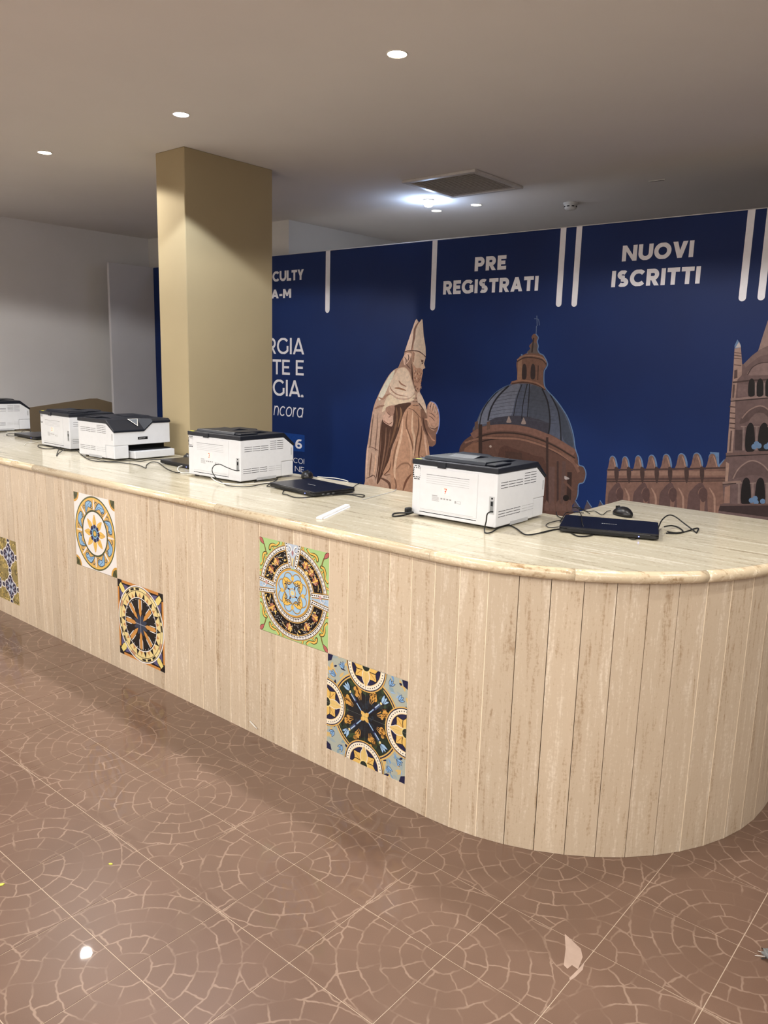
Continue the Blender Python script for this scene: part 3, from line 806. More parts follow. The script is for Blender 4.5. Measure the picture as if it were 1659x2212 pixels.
def print_obj(name, art, conv, base=0.0002, mat='print', k=1.0):
    vs_, fs, cols = [], [], []
    for pts, c, l in art.p:
        q = [bpx(*conv(*p)) for p in pts]
        q = [(a, min(b, BZ-0.004)) for a, b in q]
        area = sum(q[i-1][0]*q[i][1]-q[i][0]*q[i-1][1] for i in range(len(q)))
        if abs(area) < 1e-8: continue
        if area < 0: q = q[::-1]
        b = len(vs_); vs_ += [(a, -base-l*0.00001, z) for a, z in q]
        fs.append(tuple(range(b, b+len(q)))); cols.append((min(0.82, c[0]*k), min(0.80, c[1]*k), min(0.80, c[2]*k), 1))
    return mesh_obj(name, vs_, fs, MAT[mat], banner, cols)
# white bars with round feet
for (xa, ya), (xb, yb), wd in (((709.5, 541), (706.5, 669), 9.5), ((940, 519), (934.5, 664), 10.5), ((1218, 494), (1206.5, 656), 12), ((1252.5, 490), (1240, 656), 12), ((1624, 455), (1603.5, 643), 16), ((1661, 451), (1649, 641), 16)):
    a, b = bpx(xa, ya), bpx(xb, yb); x = (a[0]+b[0])/2; h = abs(bpx(xb+wd/2, yb)[0]-bpx(xb-wd/2, yb)[0])/2
    poly = [(x-h, BZ-0.002), (x-h, b[1])]+[(x-h*math.cos(t), b[1]-h*math.sin(t)) for t in [math.pi*k/10 for k in range(1, 10)]]+[(x+h, b[1]), (x+h, BZ-0.002)]
    mesh_obj('white_bar', [(p[0], -0.0003, p[1]) for p in poly], [tuple(range(len(poly)))], MAT['white_print'], banner)
# lettering: geometric sans glyphs drawn as strokes on a unit body (cap height 1)
def arc(cx, cy, rx, ry, a0, a1, n=14): return [(cx+rx*math.cos(math.radians(a0+(a1-a0)*k/n)), cy+ry*math.sin(math.radians(a0+(a1-a0)*k/n))) for k in range(n+1)]
def glyph(ch, t):
    """strokes (polylines, stroke centre lines) and advance width; t = stroke weight"""
    h = t/2
    if ch == 'I': return [[(h, 0), (h, 1)]], t
    if ch == 'L': return [[(h, 0), (h, 1)], [(0, h), (0.58, h)]], 0.58
    if ch == 'E': return [[(h, 0), (h, 1)], [(0, h), (0.64, h)], [(0, 1-h), (0.63, 1-h)], [(0, 0.5), (0.57, 0.5)]], 0.64
    if ch == 'F': return [[(h, 0), (h, 1)], [(0, 1-h), (0.63, 1-h)], [(0, 0.47), (0.57, 0.47)]], 0.6
    if ch == 'T': return [[(0.36, 0), (0.36, 1)], [(0, 1-h), (0.72, 1-h)]], 0.72
    if ch == 'P': return [[(h, 0), (h, 1)], [(0, 1-h), (0.42, 1-h)]+arc(0.42, 0.66, 0.32-h, 0.34-h, 90, -90)+[(0, 0.32+h)]], 0.74
    if ch == 'R': return [[(h, 0), (h, 1)], [(0, 1-h), (0.42, 1-h)]+arc(0.42, 0.66, 0.32-h, 0.34-h, 90, -90)+[(0, 0.32+h)], ('P', [(0.52-t*1.05, 0.40), (0.52, 0.40), (0.77, 0), (0.77-t*1.15, 0)])], 0.77
    if ch == 'N': return [[(h, 0), (h, 1)], [(0.94-h, 0), (0.94-h, 1)], ('P', [(0, 1), (t*1.0, 1), (0.94, 0), (0.94-t*1.0, 0)])], 0.94
    if ch == 'M': return [[(h, 0), (h, 1)], [(0.96-h, 0), (0.96-h, 1)], ('P', [(0, 1), (t*1.1, 1), (0.48+t*0.5, 0.24), (0.48-t*0.3, 0.20)]), ('P', [(0.96, 1), (0.96-t*1.1, 1), (0.48-t*0.5, 0.24), (0.48+t*0.3, 0.20)])], 0.96
    if ch == 'U': return [[(h, 1)]+[(h, 0.43)]+arc(0.45, 0.43, 0.45-h, 0.44-h, 180, 360)+[(0.90-h, 0.43), (0.90-h, 1)]], 0.90
    if ch == 'O': return [arc(0.5, 0.5, 0.52-h, 0.52-h, 0, 360, 30)], 1.0
    if ch == 'C': return [arc(0.5, 0.5, 0.52-h, 0.52-h, 42, 318, 26)], 0.90
    if ch == 'G': return [arc(0.5, 0.5, 0.52-h, 0.52-h, 42, 330, 26)+[(0.93-h*0.5, 0.30)], [(0.93-h*0.9, 0.1), (0.93-h*0.9, 0.52)], [(0.62, 0.50), (0.93, 0.50)]] if t > 0.2 else [arc(0.5, 0.5, 0.52-h, 0.52-h, 42, 328, 26), [(0.93-h, 0.16), (0.93-h, 0.50)]], 0.95
    if ch == 'S': return [arc(0.35, 0.73, 0.34-h, 0.285-h, 38, 270, 16)+arc(0.36, 0.27, 0.355-h, 0.29-h, 90, -142, 16)], 0.72
    if ch == 'V': return [('P', [(0, 1), (t*1.1, 1), (0.44+t*0.5, 0), (0.44-t*0.5, 0)]), ('P', [(0.88, 1), (0.88-t*1.1, 1), (0.44-t*0.5, 0), (0.44+t*0.5, 0)])], 0.88
    if ch == 'A': return [('P', [(0, 0), (t*1.1, 0), (0.45+t*0.5, 1), (0.45-t*0.5, 1)]), ('P', [(0.90, 0), (0.90-t*1.1, 0), (0.45-t*0.5, 1), (0.45+t*0.5, 1)]), [(0.20, 0.18+h*0.8), (0.70, 0.18+h*0.8)]], 0.90
    if ch == 'Y': return [('P', [(0, 1), (t*1.12, 1), (0.40+h, 0.40), (0.40-h, 0.40)]), ('P', [(0.80, 1), (0.80-t*1.12, 1), (0.40-h, 0.40), (0.40+h, 0.40)]), [(0.40, 0), (0.40, 0.42)]], 0.80
    if ch == '-': return [[(0.02, 0.36), (0.38, 0.36)]], 0.40
    if ch == '.': return [arc(h*0.7, h*0.7, h*0.35, h*0.35, 0, 360, 10)], t*0.9
    if ch == ' ': return [], 0.30
    if ch == '6': return [arc(0.34, 0.31, 0.34-h, 0.325-h, 0, 360, 24), arc(0.47, 0.42, 0.47-h, 0.60-h, 68, 185, 14)], 0.69
    x = 0.74
    if ch == 'n': return [[(h, 0), (h, x)], [(h, 0)]+[(h, 0.40)]+arc(0.30, 0.40, 0.30-h, 0.35-h, 180, 0)+[(0.60-h, 0.40), (0.60-h, 0)]], 0.60
    if ch == 'c': return [arc(0.36, x/2, 0.37-h, 0.385-h, 45, 315, 20)], 0.64
    if ch == 'o': return [arc(0.37, x/2, 0.38-h, 0.385-h, 0, 360, 24)], 0.74
    if ch == 'r': return [[(h, 0), (h, x)], [(h, 0.36)]+arc(0.34, 0.36, 0.34-h, 0.38-h, 180, 95, 8)], 0.36
    if ch == 'a': return [arc(0.36, x/2, 0.37-h, 0.385-h, 0, 360, 24), [(0.70-h, 0), (0.70-h, x)]], 0.70
    if ch == '7': return [[(0.0, 1-h), (0.55, 1-h), (0.2, 0)], [(0.12, 0.5), (0.45, 0.52)]], 0.6
    if ch == '3': return [arc(0.28, 0.74, 0.27, 0.26, 160, -90, 12), arc(0.28, 0.25, 0.30, 0.25, 90, -160, 12)], 0.6
    if ch == '2': return [arc(0.28, 0.74, 0.27, 0.26, 170, -30, 12)+[(0.0, h), (0.6, h)]], 0.6
    if ch == 'x': return [[(0.03, 0), (0.55, x)], [(0.55, 0), (0.03, x)]], 0.6
    if ch == 'e': return [[(0.06, x/2), (0.68, x/2)]+arc(0.36, x/2, 0.37-h, 0.385-h, 5, 315, 20)], 0.70
    return [], 0.4
def text_art(txt, t, sp=0.10, slant=0.0):
    A = Art(); x = 0.0
    for ch in txt:
        st, w_ = glyph(ch, t)
        for pl in st:
            if pl[0] == 'P':
                A.poly([(x+a+slant*b, b) for a, b in pl[1]], (0.8, 0.8, 0.8, 1), False); A.l = (A.l+1) % 7; continue
            pl = [(x+a+slant*b, b) for a, b in pl]
            # mitred stroke as quads
            P = []; L, R = [], []
            for a, b in pl:
                if not P or (Vector((a, b))-P[-1]).length > 1e-5: P.append(Vector((a, b)))
            closed = (P[0]-P[-1]).length < 1e-6
            for i, p in enumerate(P):
                d0 = (p-P[i-1]).normalized() if i > 0 else ((P[0]-P[-2]).normalized() if closed else None)
                d1 = (P[i+1]-p).normalized() if i < len(P)-1 else ((P[1]-P[0]).normalized() if closed else None)
                d0 = d0 or d1; d1 = d1 or d0
                m_ = (d0+d1); m_ = m_.normalized() if m_.length > 1e-6 else d1
                n = Vector((-m_.y, m_.x)); k = t/2/max(0.5, n.dot(Vector((-d1.y, d1.x))))
                L.append(p+n*k); R.append(p-n*k)
            for i in range(len(P)-1):
                A.poly([L[i], L[i+1], R[i+1], R[i]], (0.8, 0.8, 0.8, 1), False); A.l = (A.l+1) % 7
        x += w_+sp
    return A, x-sp
def lettering(txt, corner, t, name='lettering', sp=0.10, slant=0.0, mat=None, wfit=True):
    """corner: photo pixels of the baseline start, baseline end and the cap top above the start"""
    A, wd = text_art(txt, t, sp, slant)
    a, b, c = bpx(*corner[0]), bpx(*corner[1]), bpx(*corner[2])
    X0, X1_ = a[0], b[0]; z0 = (a[1]+b[1])/2; cap = c[1]-a[1]
    sx = (X1_-X0)/wd if wfit else cap
    vs_, fs = [], []
    for pts, col, l in A.p:
        q = [(X0+p[0]*sx, z0+max(0.0, min(1.0, p[1]))*cap) if t > 0.05 else (X0+p[0]*sx, z0+p[1]*cap) for p in pts]
        area = sum(q[i-1][0]*q[i][1]-q[i][0]*q[i-1][1] for i in range(len(q)))
        if abs(area) < 1e-9: continue
        if area < 0: q = q[::-1]
        k = len(vs_); vs_ += [(p[0], -0.0003-l*0.00003, p[1]) for p in q]; fs.append(tuple(range(k, k+len(q))))
    return mesh_obj(name, vs_, fs, mat or MAT['white_print'], banner)
lettering('PRE', [(1025, 587), (1093, 581), (1023.5, 557)], 0.26)
lettering('REGISTRATI', [(957, 637), (1162, 627), (957, 608)], 0.25, sp=0.10)
lettering('NUOVI', [(1343, 565), (1497, 555), (1345, 531)], 0.26, sp=0.09)
lettering('ISCRITTI', [(1320, 621), (1511, 612), (1322.5, 586)], 0.25, sp=0.10)
lettering('CULTY', [(589, 608), (656, 605), (589, 586)], 0.24, sp=0.05)
lettering('A-M', [(586, 645), (629, 643), (586, 626)], 0.24, sp=0.06)
lettering('RGIA', [(577, 765), (657, 764.5), (577, 731)], 0.15, sp=0.10)
lettering('TE E', [(589, 808), (656, 811.5), (589, 776)], 0.15, sp=0.09)
lettering('OGIA.', [(562, 853), (655, 857), (562, 819)], 0.15, sp=0.09)
lettering('ncora', [(591, 897), (653, 902), (591, 869)], 0.10, sp=0.13, slant=0.18)
lettering('6', [(638, 968), (652.5, 970), (638, 948)], 0.2)
lettering('COI', [(634, 1000), (657, 1002), (634, 989)], 0.11, sp=0.16)
lettering('NE', [(637, 1018.5), (657, 1020.5), (637, 1007)], 0.11, sp=0.16)
A = Art(); A.poly([(602, 933), (658, 940), (658, 976), (602, 972)], lin(12, 62, 140)); print_obj('blue_print', A, lambda x, y: (x, y), 0.0001)

# ---- printed statue (coordinates read off an enlarged view of the photograph)
S1 = lambda x, y: (780+x/5.528, 670+y/5.528)
A = Art()
DS = 0.2
def T(r, g, b):
    d = DS
    m_ = 0.3*r+0.55*g+0.15*b; return lin(r+(m_-r)*d, g+(m_-g)*d, b+(m_-b)*d)
A.sp([(665, 106), (690, 150), (732, 110), (748, 300), (770, 440), (772, 560), (760, 600), (752, 640), (766, 690), (748, 700), (730, 716), (738, 745), (722, 820), (712, 910), (702, 975), (732, 1040), (768, 1120), (784, 1190), (796, 1130), (835, 1088), (882, 1112), (920, 1180), (938, 1290), (930, 1400), (896, 1480), (893, 1590), (850, 1628), (812, 1622), (820, 1740), (840, 1900), (840, 2300), (60, 2300), (48, 2040), (52, 1850), (66, 1680), (88, 1540), (112, 1360), (152, 1150), (212, 1000), (282, 860), (345, 760), (402, 706), (440, 690), (476, 610), (512, 540), (522, 490), (562, 370), (620, 200), (645, 130)], T(168, 128, 104), 3)
A.up()
A.poly([(522, 500), (562, 370), (620, 200), (645, 130), (665, 106), (685, 140), (640, 230), (625, 350), (600, 480), (560, 486)], T(196, 168, 150))
A.poly([(732, 110), (745, 290), (768, 430), (772, 560), (735, 525), (690, 492), (625, 482), (628, 380), (650, 230), (690, 155)], T(204, 174, 154)); A.up()
A.stroke([(690, 140), (645, 220), (630, 340), (600, 480)], 26, T(120, 84, 70), taper=1); A.stroke([(520, 500), (560, 486), (630, 484), (700, 498), (772, 558)], 12, T(84, 54, 44)); A.up()
# hair, veil and face
A.sp([(470, 640), (512, 545), (560, 500), (606, 500), (612, 640), (620, 760), (610, 830), (560, 720), (520, 680), (440, 695)], T(140, 104, 86), 4); A.up()
A.sp([(505, 560), (550, 510), (598, 520), (580, 590), (545, 640), (515, 650)], T(196, 160, 140), 4); A.up()
for a in ([(520, 560), (540, 600), (530, 650)], [(560, 525), (570, 570), (550, 620)], [(540, 640), (560, 670), (590, 700)]): A.stroke(a, 12, T(92, 60, 48), taper=1)
A.up(); A.sp([(612, 500), (690, 502), (764, 560), (752, 640), (766, 688), (742, 700), (732, 725), (700, 690), (660, 700), (630, 660), (610, 590)], T(206, 168, 144), 3); A.up()
A.sp([(612, 505), (640, 510), (636, 560), (628, 620), (612, 600)], T(150, 108, 88), 4); A.sp([(718, 600), (744, 606), (740, 640), (724, 636)], T(96, 62, 50), 3); A.stroke([(712, 592), (750, 600)], 8, T(120, 84, 66)); A.up()
A.disc(728, 624, 7, T(206, 176, 158), 8)
A.sp([(628, 660), (662, 694), (704, 690), (736, 728), (720, 820), (708, 910), (690, 970), (660, 950), (636, 900), (626, 780)], T(178, 130, 104), 4); A.up()
rs = random.Random(4)
for k in range(46):
    x, y = rs.uniform(634, 722), rs.uniform(700, 950)
    A.stroke([(x, y), (x+rs.uniform(-6, 6), y+10), (x+rs.uniform(-9, 4), y+24)], 6, rs.choice([T(116, 72, 54), T(216, 172, 144), T(96, 58, 44)]), 2, taper=1)
A.up(); A.stroke([(605, 640), (612, 760), (624, 880), (664, 985)], 18, T(70, 42, 34), taper=1); A.up()
# shoulder cape, lit
A.sp([(440, 692), (520, 682), (580, 740), (620, 860), (650, 960), (668, 990), (640, 1060), (590, 1104), (470, 1130), (360, 1150), (300, 1200), (262, 1280), (240, 1400), (232, 1600), (216, 1850), (180, 2060), (120, 2010), (60, 2060), (48, 2000), (60, 1720), (90, 1530), (114, 1360), (154, 1150), (214, 1000), (284, 860), (346, 762), (402, 708)], T(172, 136, 114), 4); A.up()
A.sp([(450, 700), (525, 690), (575, 750), (615, 880), (640, 970), (590, 1040), (470, 1050), (380, 1010), (330, 960), (350, 860), (400, 770)], T(204, 170, 146), 4)
A.sp([(214, 1010), (290, 860), (350, 765), (402, 715), (380, 800), (330, 900), (280, 1010), (220, 1080)], T(214, 186, 166), 4)
A.sp([(330, 1010), (430, 1060), (560, 1070), (640, 1010), (630, 1070), (560, 1100), (440, 1125), (340, 1140), (280, 1200), (250, 1200)], T(206, 172, 142), 4); A.up()
A.stroke([(450, 840), (480, 880), (540, 912)], 18, T(140, 94, 72), taper=1); A.stroke([(400, 930), (460, 935), (540, 960)], 22, T(138, 92, 64), taper=1); A.stroke([(340, 900), (370, 960), (440, 1010), (560, 1030)], 14, T(150, 108, 84), taper=1)
A.stroke([(210, 1040), (260, 1060), (300, 1020), (350, 1000)], 26, T(150, 108, 84), taper=1); A.stroke([(160, 1180), (220, 1150), (280, 1140)], 26, T(140, 100, 80), taper=1); A.up()
for a, c, w_ in (([(150, 1240), (130, 1400), (110, 1600), (100, 1640)], T(112, 82, 68), 16), ([(200, 1240), (190, 1450), (170, 1650), (190, 1680)], T(120, 88, 74), 14), ([(240, 1330), (225, 1600), (205, 1850), (175, 2030)], T(90, 56, 42), 16), ([(130, 1700), (112, 1850), (100, 1990)], T(112, 76, 58), 18), ([(180, 1700), (170, 1850), (150, 1980)], T(196, 150, 118), 16), ([(84, 1600), (70, 1800), (60, 1990)], T(196, 160, 138), 14), ([(120, 1400), (105, 1530)], T(196, 164, 144), 16), ([(84, 1640), (130, 1636), (210, 1680)], T(86, 56, 46), 8), ([(60, 2010), (110, 1990), (150, 1970), (175, 2010)], T(70, 42, 34), 10)): A.stroke(a, w_, c, taper=1)
A.up()
# dark inside of the cloak, alb and folds
A.sp([(400, 1140), (590, 1104), (560, 1180), (500, 1260), (470, 1380), (420, 1520), (370, 1640), (330, 1800), (260, 1960), (190, 2080), (214, 1860), (236, 1600), (242, 1400), (262, 1300), (340, 1380), (380, 1330), (388, 1240)], T(74, 46, 34), 4); A.up()
for a, c, w_ in (([(300, 1400), (290, 1600), (260, 1800), (220, 2000)], T(120, 84, 64), 18), ([(350, 1420), (330, 1600), (290, 1800), (250, 1940)], T(104, 70, 52), 20), ([(420, 1160), (430, 1300), (390, 1480), (340, 1640)], T(110, 74, 50), 26), ([(470, 1160), (480, 1250), (440, 1400)], T(132, 92, 62), 22)): A.stroke(a, w_, c, taper=1)
A.up(); A.sp([(286, 1230), (340, 1200), (384, 1300), (372, 1384), (330, 1375), (262, 1320)], T(188, 146, 124), 4); A.sp([(300, 1160), (400, 1146), (380, 1260), (310, 1230)], T(150, 108, 88), 3); A.up()
A.stroke([(310, 1220), (350, 1260), (330, 1280)], 10, T(120, 82, 66)); A.stroke([(270, 1320), (330, 1360), (370, 1340)], 10, T(116, 76, 60)); A.up()
A.sp([(570, 1150), (660, 1120), (700, 1180), (720, 1300), (730, 1400), (770, 1500), (805, 1620), (815, 1740), (800, 1900), (760, 2300), (380, 2300), (350, 1960), (260, 1960), (330, 1800), (380, 1640), (440, 1480), (500, 1260)], T(172, 124, 94), 4); A.up()
for a, c, w_ in (([(560, 1200), (540, 1380), (600, 1560), (630, 1700)], T(120, 80, 58), 22), ([(620, 1200), (610, 1400), (640, 1560), (620, 1760)], T(206, 160, 128), 26), ([(680, 1260), (690, 1400), (660, 1560), (640, 1740)], T(108, 72, 54), 18), ([(720, 1380), (720, 1500), (690, 1700), (700, 1780)], T(104, 66, 48), 20), ([(760, 1480), (770, 1600), (790, 1740)], T(200, 156, 128), 22), ([(500, 1300), (480, 1500), (430, 1700), (400, 1900), (410, 2050)], T(204, 158, 126), 30), ([(540, 1420), (590, 1600), (600, 1760), (560, 1900)], T(190, 144, 112), 26), ([(440, 1560), (400, 1720), (380, 1900)], T(130, 88, 64), 22), ([(350, 1960), (280, 1968), (340, 1900), (360, 1800)], T(96, 58, 42), 12), ([(420, 1900), (480, 1840), (560, 1830), (600, 1880)], T(138, 96, 72), 22), ([(600, 1960), (540, 2040), (500, 2160)], T(110, 66, 46), 26), ([(400, 2000), (420, 2100), (400, 2200)], T(120, 80, 60), 18), ([(560, 1170), (620, 1190), (680, 1250), (716, 1290)], T(84, 54, 42), 7), ([(710, 1730), (760, 1770), (820, 1760)], T(70, 42, 34), 8), ([(230, 2000), (330, 2060), (350, 2160)], T(96, 62, 48), 30)): A.stroke(a, w_, c, taper=1)
A.up()
for k in range(12): A.disc(625+(k % 4)*18, 1050+(k//4)*44, 7, T(70, 44, 36), 6)
# right sleeve and raised hand
A.sp([(672, 1000), (705, 985), (768, 1120), (780, 1230), (740, 1190), (700, 1130), (672, 1080)], T(202, 168, 144), 4); A.stroke([(690, 1110), (740, 1180), (780, 1260)], 12, T(84, 54, 42)); A.up()
A.sp([(712, 1180), (780, 1240), (800, 1380), (870, 1440), (926, 1380), (896, 1480), (893, 1590), (850, 1625), (810, 1610), (780, 1500), (735, 1400)], T(122, 84, 66), 4); A.up()
A.sp([(790, 1180), (810, 1120), (840, 1096), (884, 1120), (918, 1190), (930, 1290), (900, 1380), (850, 1390), (800, 1330)], T(168, 122, 98), 4); A.up()
for a, c, w_ in (([(860, 1130), (890, 1200), (905, 1280)], T(206, 164, 140), 24), ([(810, 1190), (850, 1230), (890, 1290)], T(96, 60, 46), 10), ([(806, 1230), (850, 1290), (880, 1330)], T(100, 64, 50), 10), ([(850, 1110), (870, 1180)], T(110, 74, 60), 10), ([(760, 1300), (800, 1310), (830, 1380)], T(190, 140, 110), 22), ([(740, 1280), (760, 1400), (800, 1500)], T(74, 46, 36), 18), ([(800, 1460), (850, 1540), (885, 1560)], T(168, 116, 90), 18), ([(820, 1400), (880, 1420), (915, 1390)], T(80, 50, 40), 12)): A.stroke(a, w_, c, taper=1)
for a, w_ in (([(812, 1180), (822, 1120), (838, 1098)], 22), ([(838, 1190), (850, 1130), (862, 1106)], 22), ([(866, 1220), (880, 1150), (888, 1122)], 20), ([(890, 1260), (908, 1200), (914, 1180)], 18)):
    A.stroke(a, w_+8, T(84, 54, 42)); A.stroke(a, w_, T(190, 146, 122))
A.sp([(806, 1190), (850, 1200), (900, 1250), (912, 1330), (870, 1380), (820, 1340), (800, 1260)], T(176, 130, 106), 4)
for a in ([(812, 1226), (850, 1240), (892, 1284)], [(808, 1262), (846, 1282), (880, 1326)], [(830, 1200), (848, 1226)]): A.stroke(a, 9, T(96, 62, 48), taper=1)
A.up(); A.disc(828, 1150, 8, T(110, 72, 60), 10); A.stroke([(835, 1090), (885, 1112), (922, 1182), (938, 1290), (930, 1400), (900, 1480)], 9, T(96, 120, 190))
print_obj('statue_print', A, S1, k=1.55)

# ---- printed dome
DS = 0.36
S2 = lambda x, y: (980+x/5.028, 670+y/5.028)
A = Art()
A.sp([(60, 1560), (104, 1430), (200, 1350), (230, 1260), (480, 1225), (700, 1235), (900, 1290), (1100, 1370), (1312, 1500), (1345, 1620), (1372, 1690), (1408, 1706), (1432, 1780), (1408, 1866), (1352, 1890), (1342, 2000), (1320, 2080), (1280, 2140), (1250, 2300), (240, 2300), (120, 1900)], T(120, 72, 56), 4); A.up()
A.sp([(216, 1300), (242, 1225), (300, 1090), (372, 985), (452, 898), (542, 838), (622, 804), (740, 790), (860, 800), (1000, 868), (1100, 968), (1180, 1078), (1242, 1190), (1292, 1350), (1314, 1505), (1240, 1462), (1150, 1405), (1040, 1345), (900, 1292), (700, 1246), (480, 1242), (350, 1252)], T(84, 94, 124), 4); A.up()
A.sp([(260, 1230), (320, 1090), (400, 970), (500, 880), (620, 820), (720, 806), (670, 960), (620, 1150), (500, 1200), (380, 1230)], T(118, 124, 150), 4)
A.sp([(850, 815), (960, 860), (1020, 1000), (1040, 1180), (1000, 1280), (840, 1230), (815, 1000)], T(74, 82, 104), 4); A.sp([(1070, 960), (1180, 1100), (1250, 1260), (1300, 1480), (1190, 1400), (1150, 1160)], T(66, 76, 100), 4)
A.up(); A.poly([(385, 1200), (450, 1170), (560, 1152), (700, 1148), (820, 1160), (930, 1188), (1045, 1230), (1035, 1350), (900, 1294), (700, 1248), (480, 1244), (380, 1250)], T(66, 62, 80)); A.up()
for k in range(9):
    y = 880+k*38; A.stroke([(700-330*math.sqrt(max(0, 1-((1250-y)/460.0)**2)), y+34), (700, y), (800+320*math.sqrt(max(0, 1-((1250-y)/470.0)**2)), y+52)], 4, T(70, 74, 92))
A.up()
for a, w_ in (([(600, 820), (480, 940), (404, 1070), (372, 1200)], 17), ([(480, 880), (372, 1000), (304, 1130), (280, 1262)], 12), ([(742, 806), (690, 950), (650, 1150)], 9), ([(800, 800), (756, 1000), (738, 1180)], 10), ([(826, 800), (816, 950), (800, 1160)], 10), ([(960, 850), (1022, 1000), (1046, 1200), (1030, 1350)], 16), ([(1050, 918), (1130, 1080), (1160, 1280), (1166, 1450)], 14)): A.stroke(a, w_, T(34, 32, 44))
A.up()
# balustrade, cornices and drum
for dy, c, w_ in ((40, T(150, 92, 72), 70), (98, T(70, 42, 34), 16), (120, T(140, 84, 62), 24), (160, T(58, 34, 28), 14)):
    A.stroke([(200, 1330+dy), (300, 1270+dy), (480, 1236+dy), (700, 1244+dy), (900, 1294+dy), (1100, 1380+dy), (1316, 1510+dy)], w_, c, 8); A.up()
A.stroke([(120, 1440), (300, 1390), (480, 1390), (700, 1400), (900, 1450), (1120, 1540), (1360, 1700)], 20, T(168, 106, 78), 8); A.up()
A.sp([(120, 1500), (280, 1430), (280, 1600), (130, 1620)], T(160, 96, 66), 2); A.stroke([(290, 1240), (290, 1560)], 40, T(70, 42, 34)); A.up()
A.sp([(500, 1500), (700, 1520), (880, 1580), (1000, 1660), (1000, 2200), (500, 2000)], T(104, 58, 44), 3); A.poly([(560, 1530), (740, 1552), (740, 1625), (560, 1600)], T(92, 54, 42)); A.up()
for a, c, w_ in (([(1016, 1380), (1016, 2180)], T(74, 44, 38), 26), ([(1130, 1640), (1130, 2160)], T(84, 52, 46), 22), ([(1070, 1700), (1060, 2150)], T(122, 80, 70), 60), ([(1200, 1640), (1180, 2100)], T(112, 74, 66), 40), ([(1180, 1560), (1290, 1640), (1360, 1760)], T(150, 94, 72), 30), ([(1260, 1760), (1250, 2060)], T(70, 40, 34), 50), ([(1200, 1860), (1300, 1960)], T(128, 78, 60), 22)): A.stroke(a, w_, c)
A.up(); A.sp([(1205, 1800), (1260, 1830), (1210, 1840)], T(196, 176, 172), 3); A.disc(1220, 2040, 34, T(36, 22, 22), 12); A.disc(400, 1480, 14, T(200, 170, 150), 8)
for k in range(5): A.poly([(985+k*62, 2180), (985+k*62, 2110), (1012+k*62, 2060), (1040+k*62, 2120), (1040+k*62, 2180)], T(128, 82, 68))
for x, y in ((600, 1190), (760, 1205)):
    A.sp([(x-26, y+30), (x-14, y-10), (x, y-40), (x+14, y-10), (x+26, y+30)], T(170, 140, 128), 3)
for x in (250, 380): A.poly([(x-20, 1300), (x-20, 1215), (x+16, 1205), (x+16, 1290)], T(120, 80, 62))
A.up()
# lantern
A.sp([(620, 806), (636, 774), (690, 752), (692, 690), (682, 570), (722, 500), (762, 482), (804, 460), (832, 420), (820, 388), (850, 352), (862, 330), (846, 296), (864, 262), (892, 258), (914, 290), (906, 330), (916, 380), (910, 420), (932, 470), (972, 492), (1010, 570), (1000, 620), (976, 660), (976, 800), (1002, 870), (930, 832), (830, 800), (720, 796)], T(140, 88, 66), 3); A.up()
A.sp([(700, 560), (740, 520), (740, 750), (690, 752), (696, 660)], T(176, 118, 84), 2); A.sp([(800, 462), (832, 420), (850, 360), (900, 360), (912, 420), (930, 470)], T(110, 90, 86), 3); A.up()
for cx in (768, 862): A.sp([(cx-24, 740), (cx-22, 620), (cx, 580), (cx+24, 620), (cx+20, 740)], T(62, 44, 46), 3)
A.stroke([(690, 560), (760, 520), (860, 516), (960, 540), (1006, 590)], 12, T(84, 50, 40)); A.stroke([(690, 540), (760, 498), (860, 494), (960, 516), (1006, 568)], 12, T(176, 120, 92)); A.stroke([(630, 780), (760, 764), (900, 790), (990, 850)], 14, T(176, 112, 80)); A.stroke([(632, 800), (760, 784), (900, 810), (990, 866)], 8, T(70, 40, 32)); A.stroke([(920, 600), (912, 760)], 14, T(96, 58, 46)); A.up()
A.stroke([(870, 300), (860, 380), (850, 460)], 16, T(70, 48, 46)); A.up()
BLF = T(92, 140, 205)
A.stroke([(892, 258), (920, 296), (908, 340), (920, 390), (914, 430), (936, 470), (978, 494), (1020, 580), (1004, 630), (984, 670), (984, 800), (1016, 868), (1104, 964), (1186, 1076), (1250, 1190), (1300, 1350), (1322, 1500), (1354, 1600), (1362, 1680), (1412, 1702), (1438, 1780), (1412, 1870), (1360, 1892), (1350, 2000), (1330, 2060)], 11, BLF, 4)
A.stroke([(620, 806), (540, 838), (450, 900), (372, 988)], 6, T(80, 120, 180)); A.stroke([(896, 258), (900, 170)], 8, T(96, 120, 170)); A.stroke([(904, 60), (908, 170)], 10, T(86, 112, 168)); A.stroke([(876, 92), (920, 100), (932, 165)], 9, T(80, 108, 164)); A.disc(800, 466, 6, BLF, 6); A.disc(740, 486, 10, BLF, 8)
for x0 in (1320, 1450, 1590): A.poly([(x0-40, 2180), (x0, 2070), (x0+50, 2150), (x0+50, 2190)], T(96, 78, 92)); A.stroke([(x0, 2066), (x0+50, 2140)], 8, BLF, smooth=False)
print_obj('dome_print', A, S2, k=0.78)

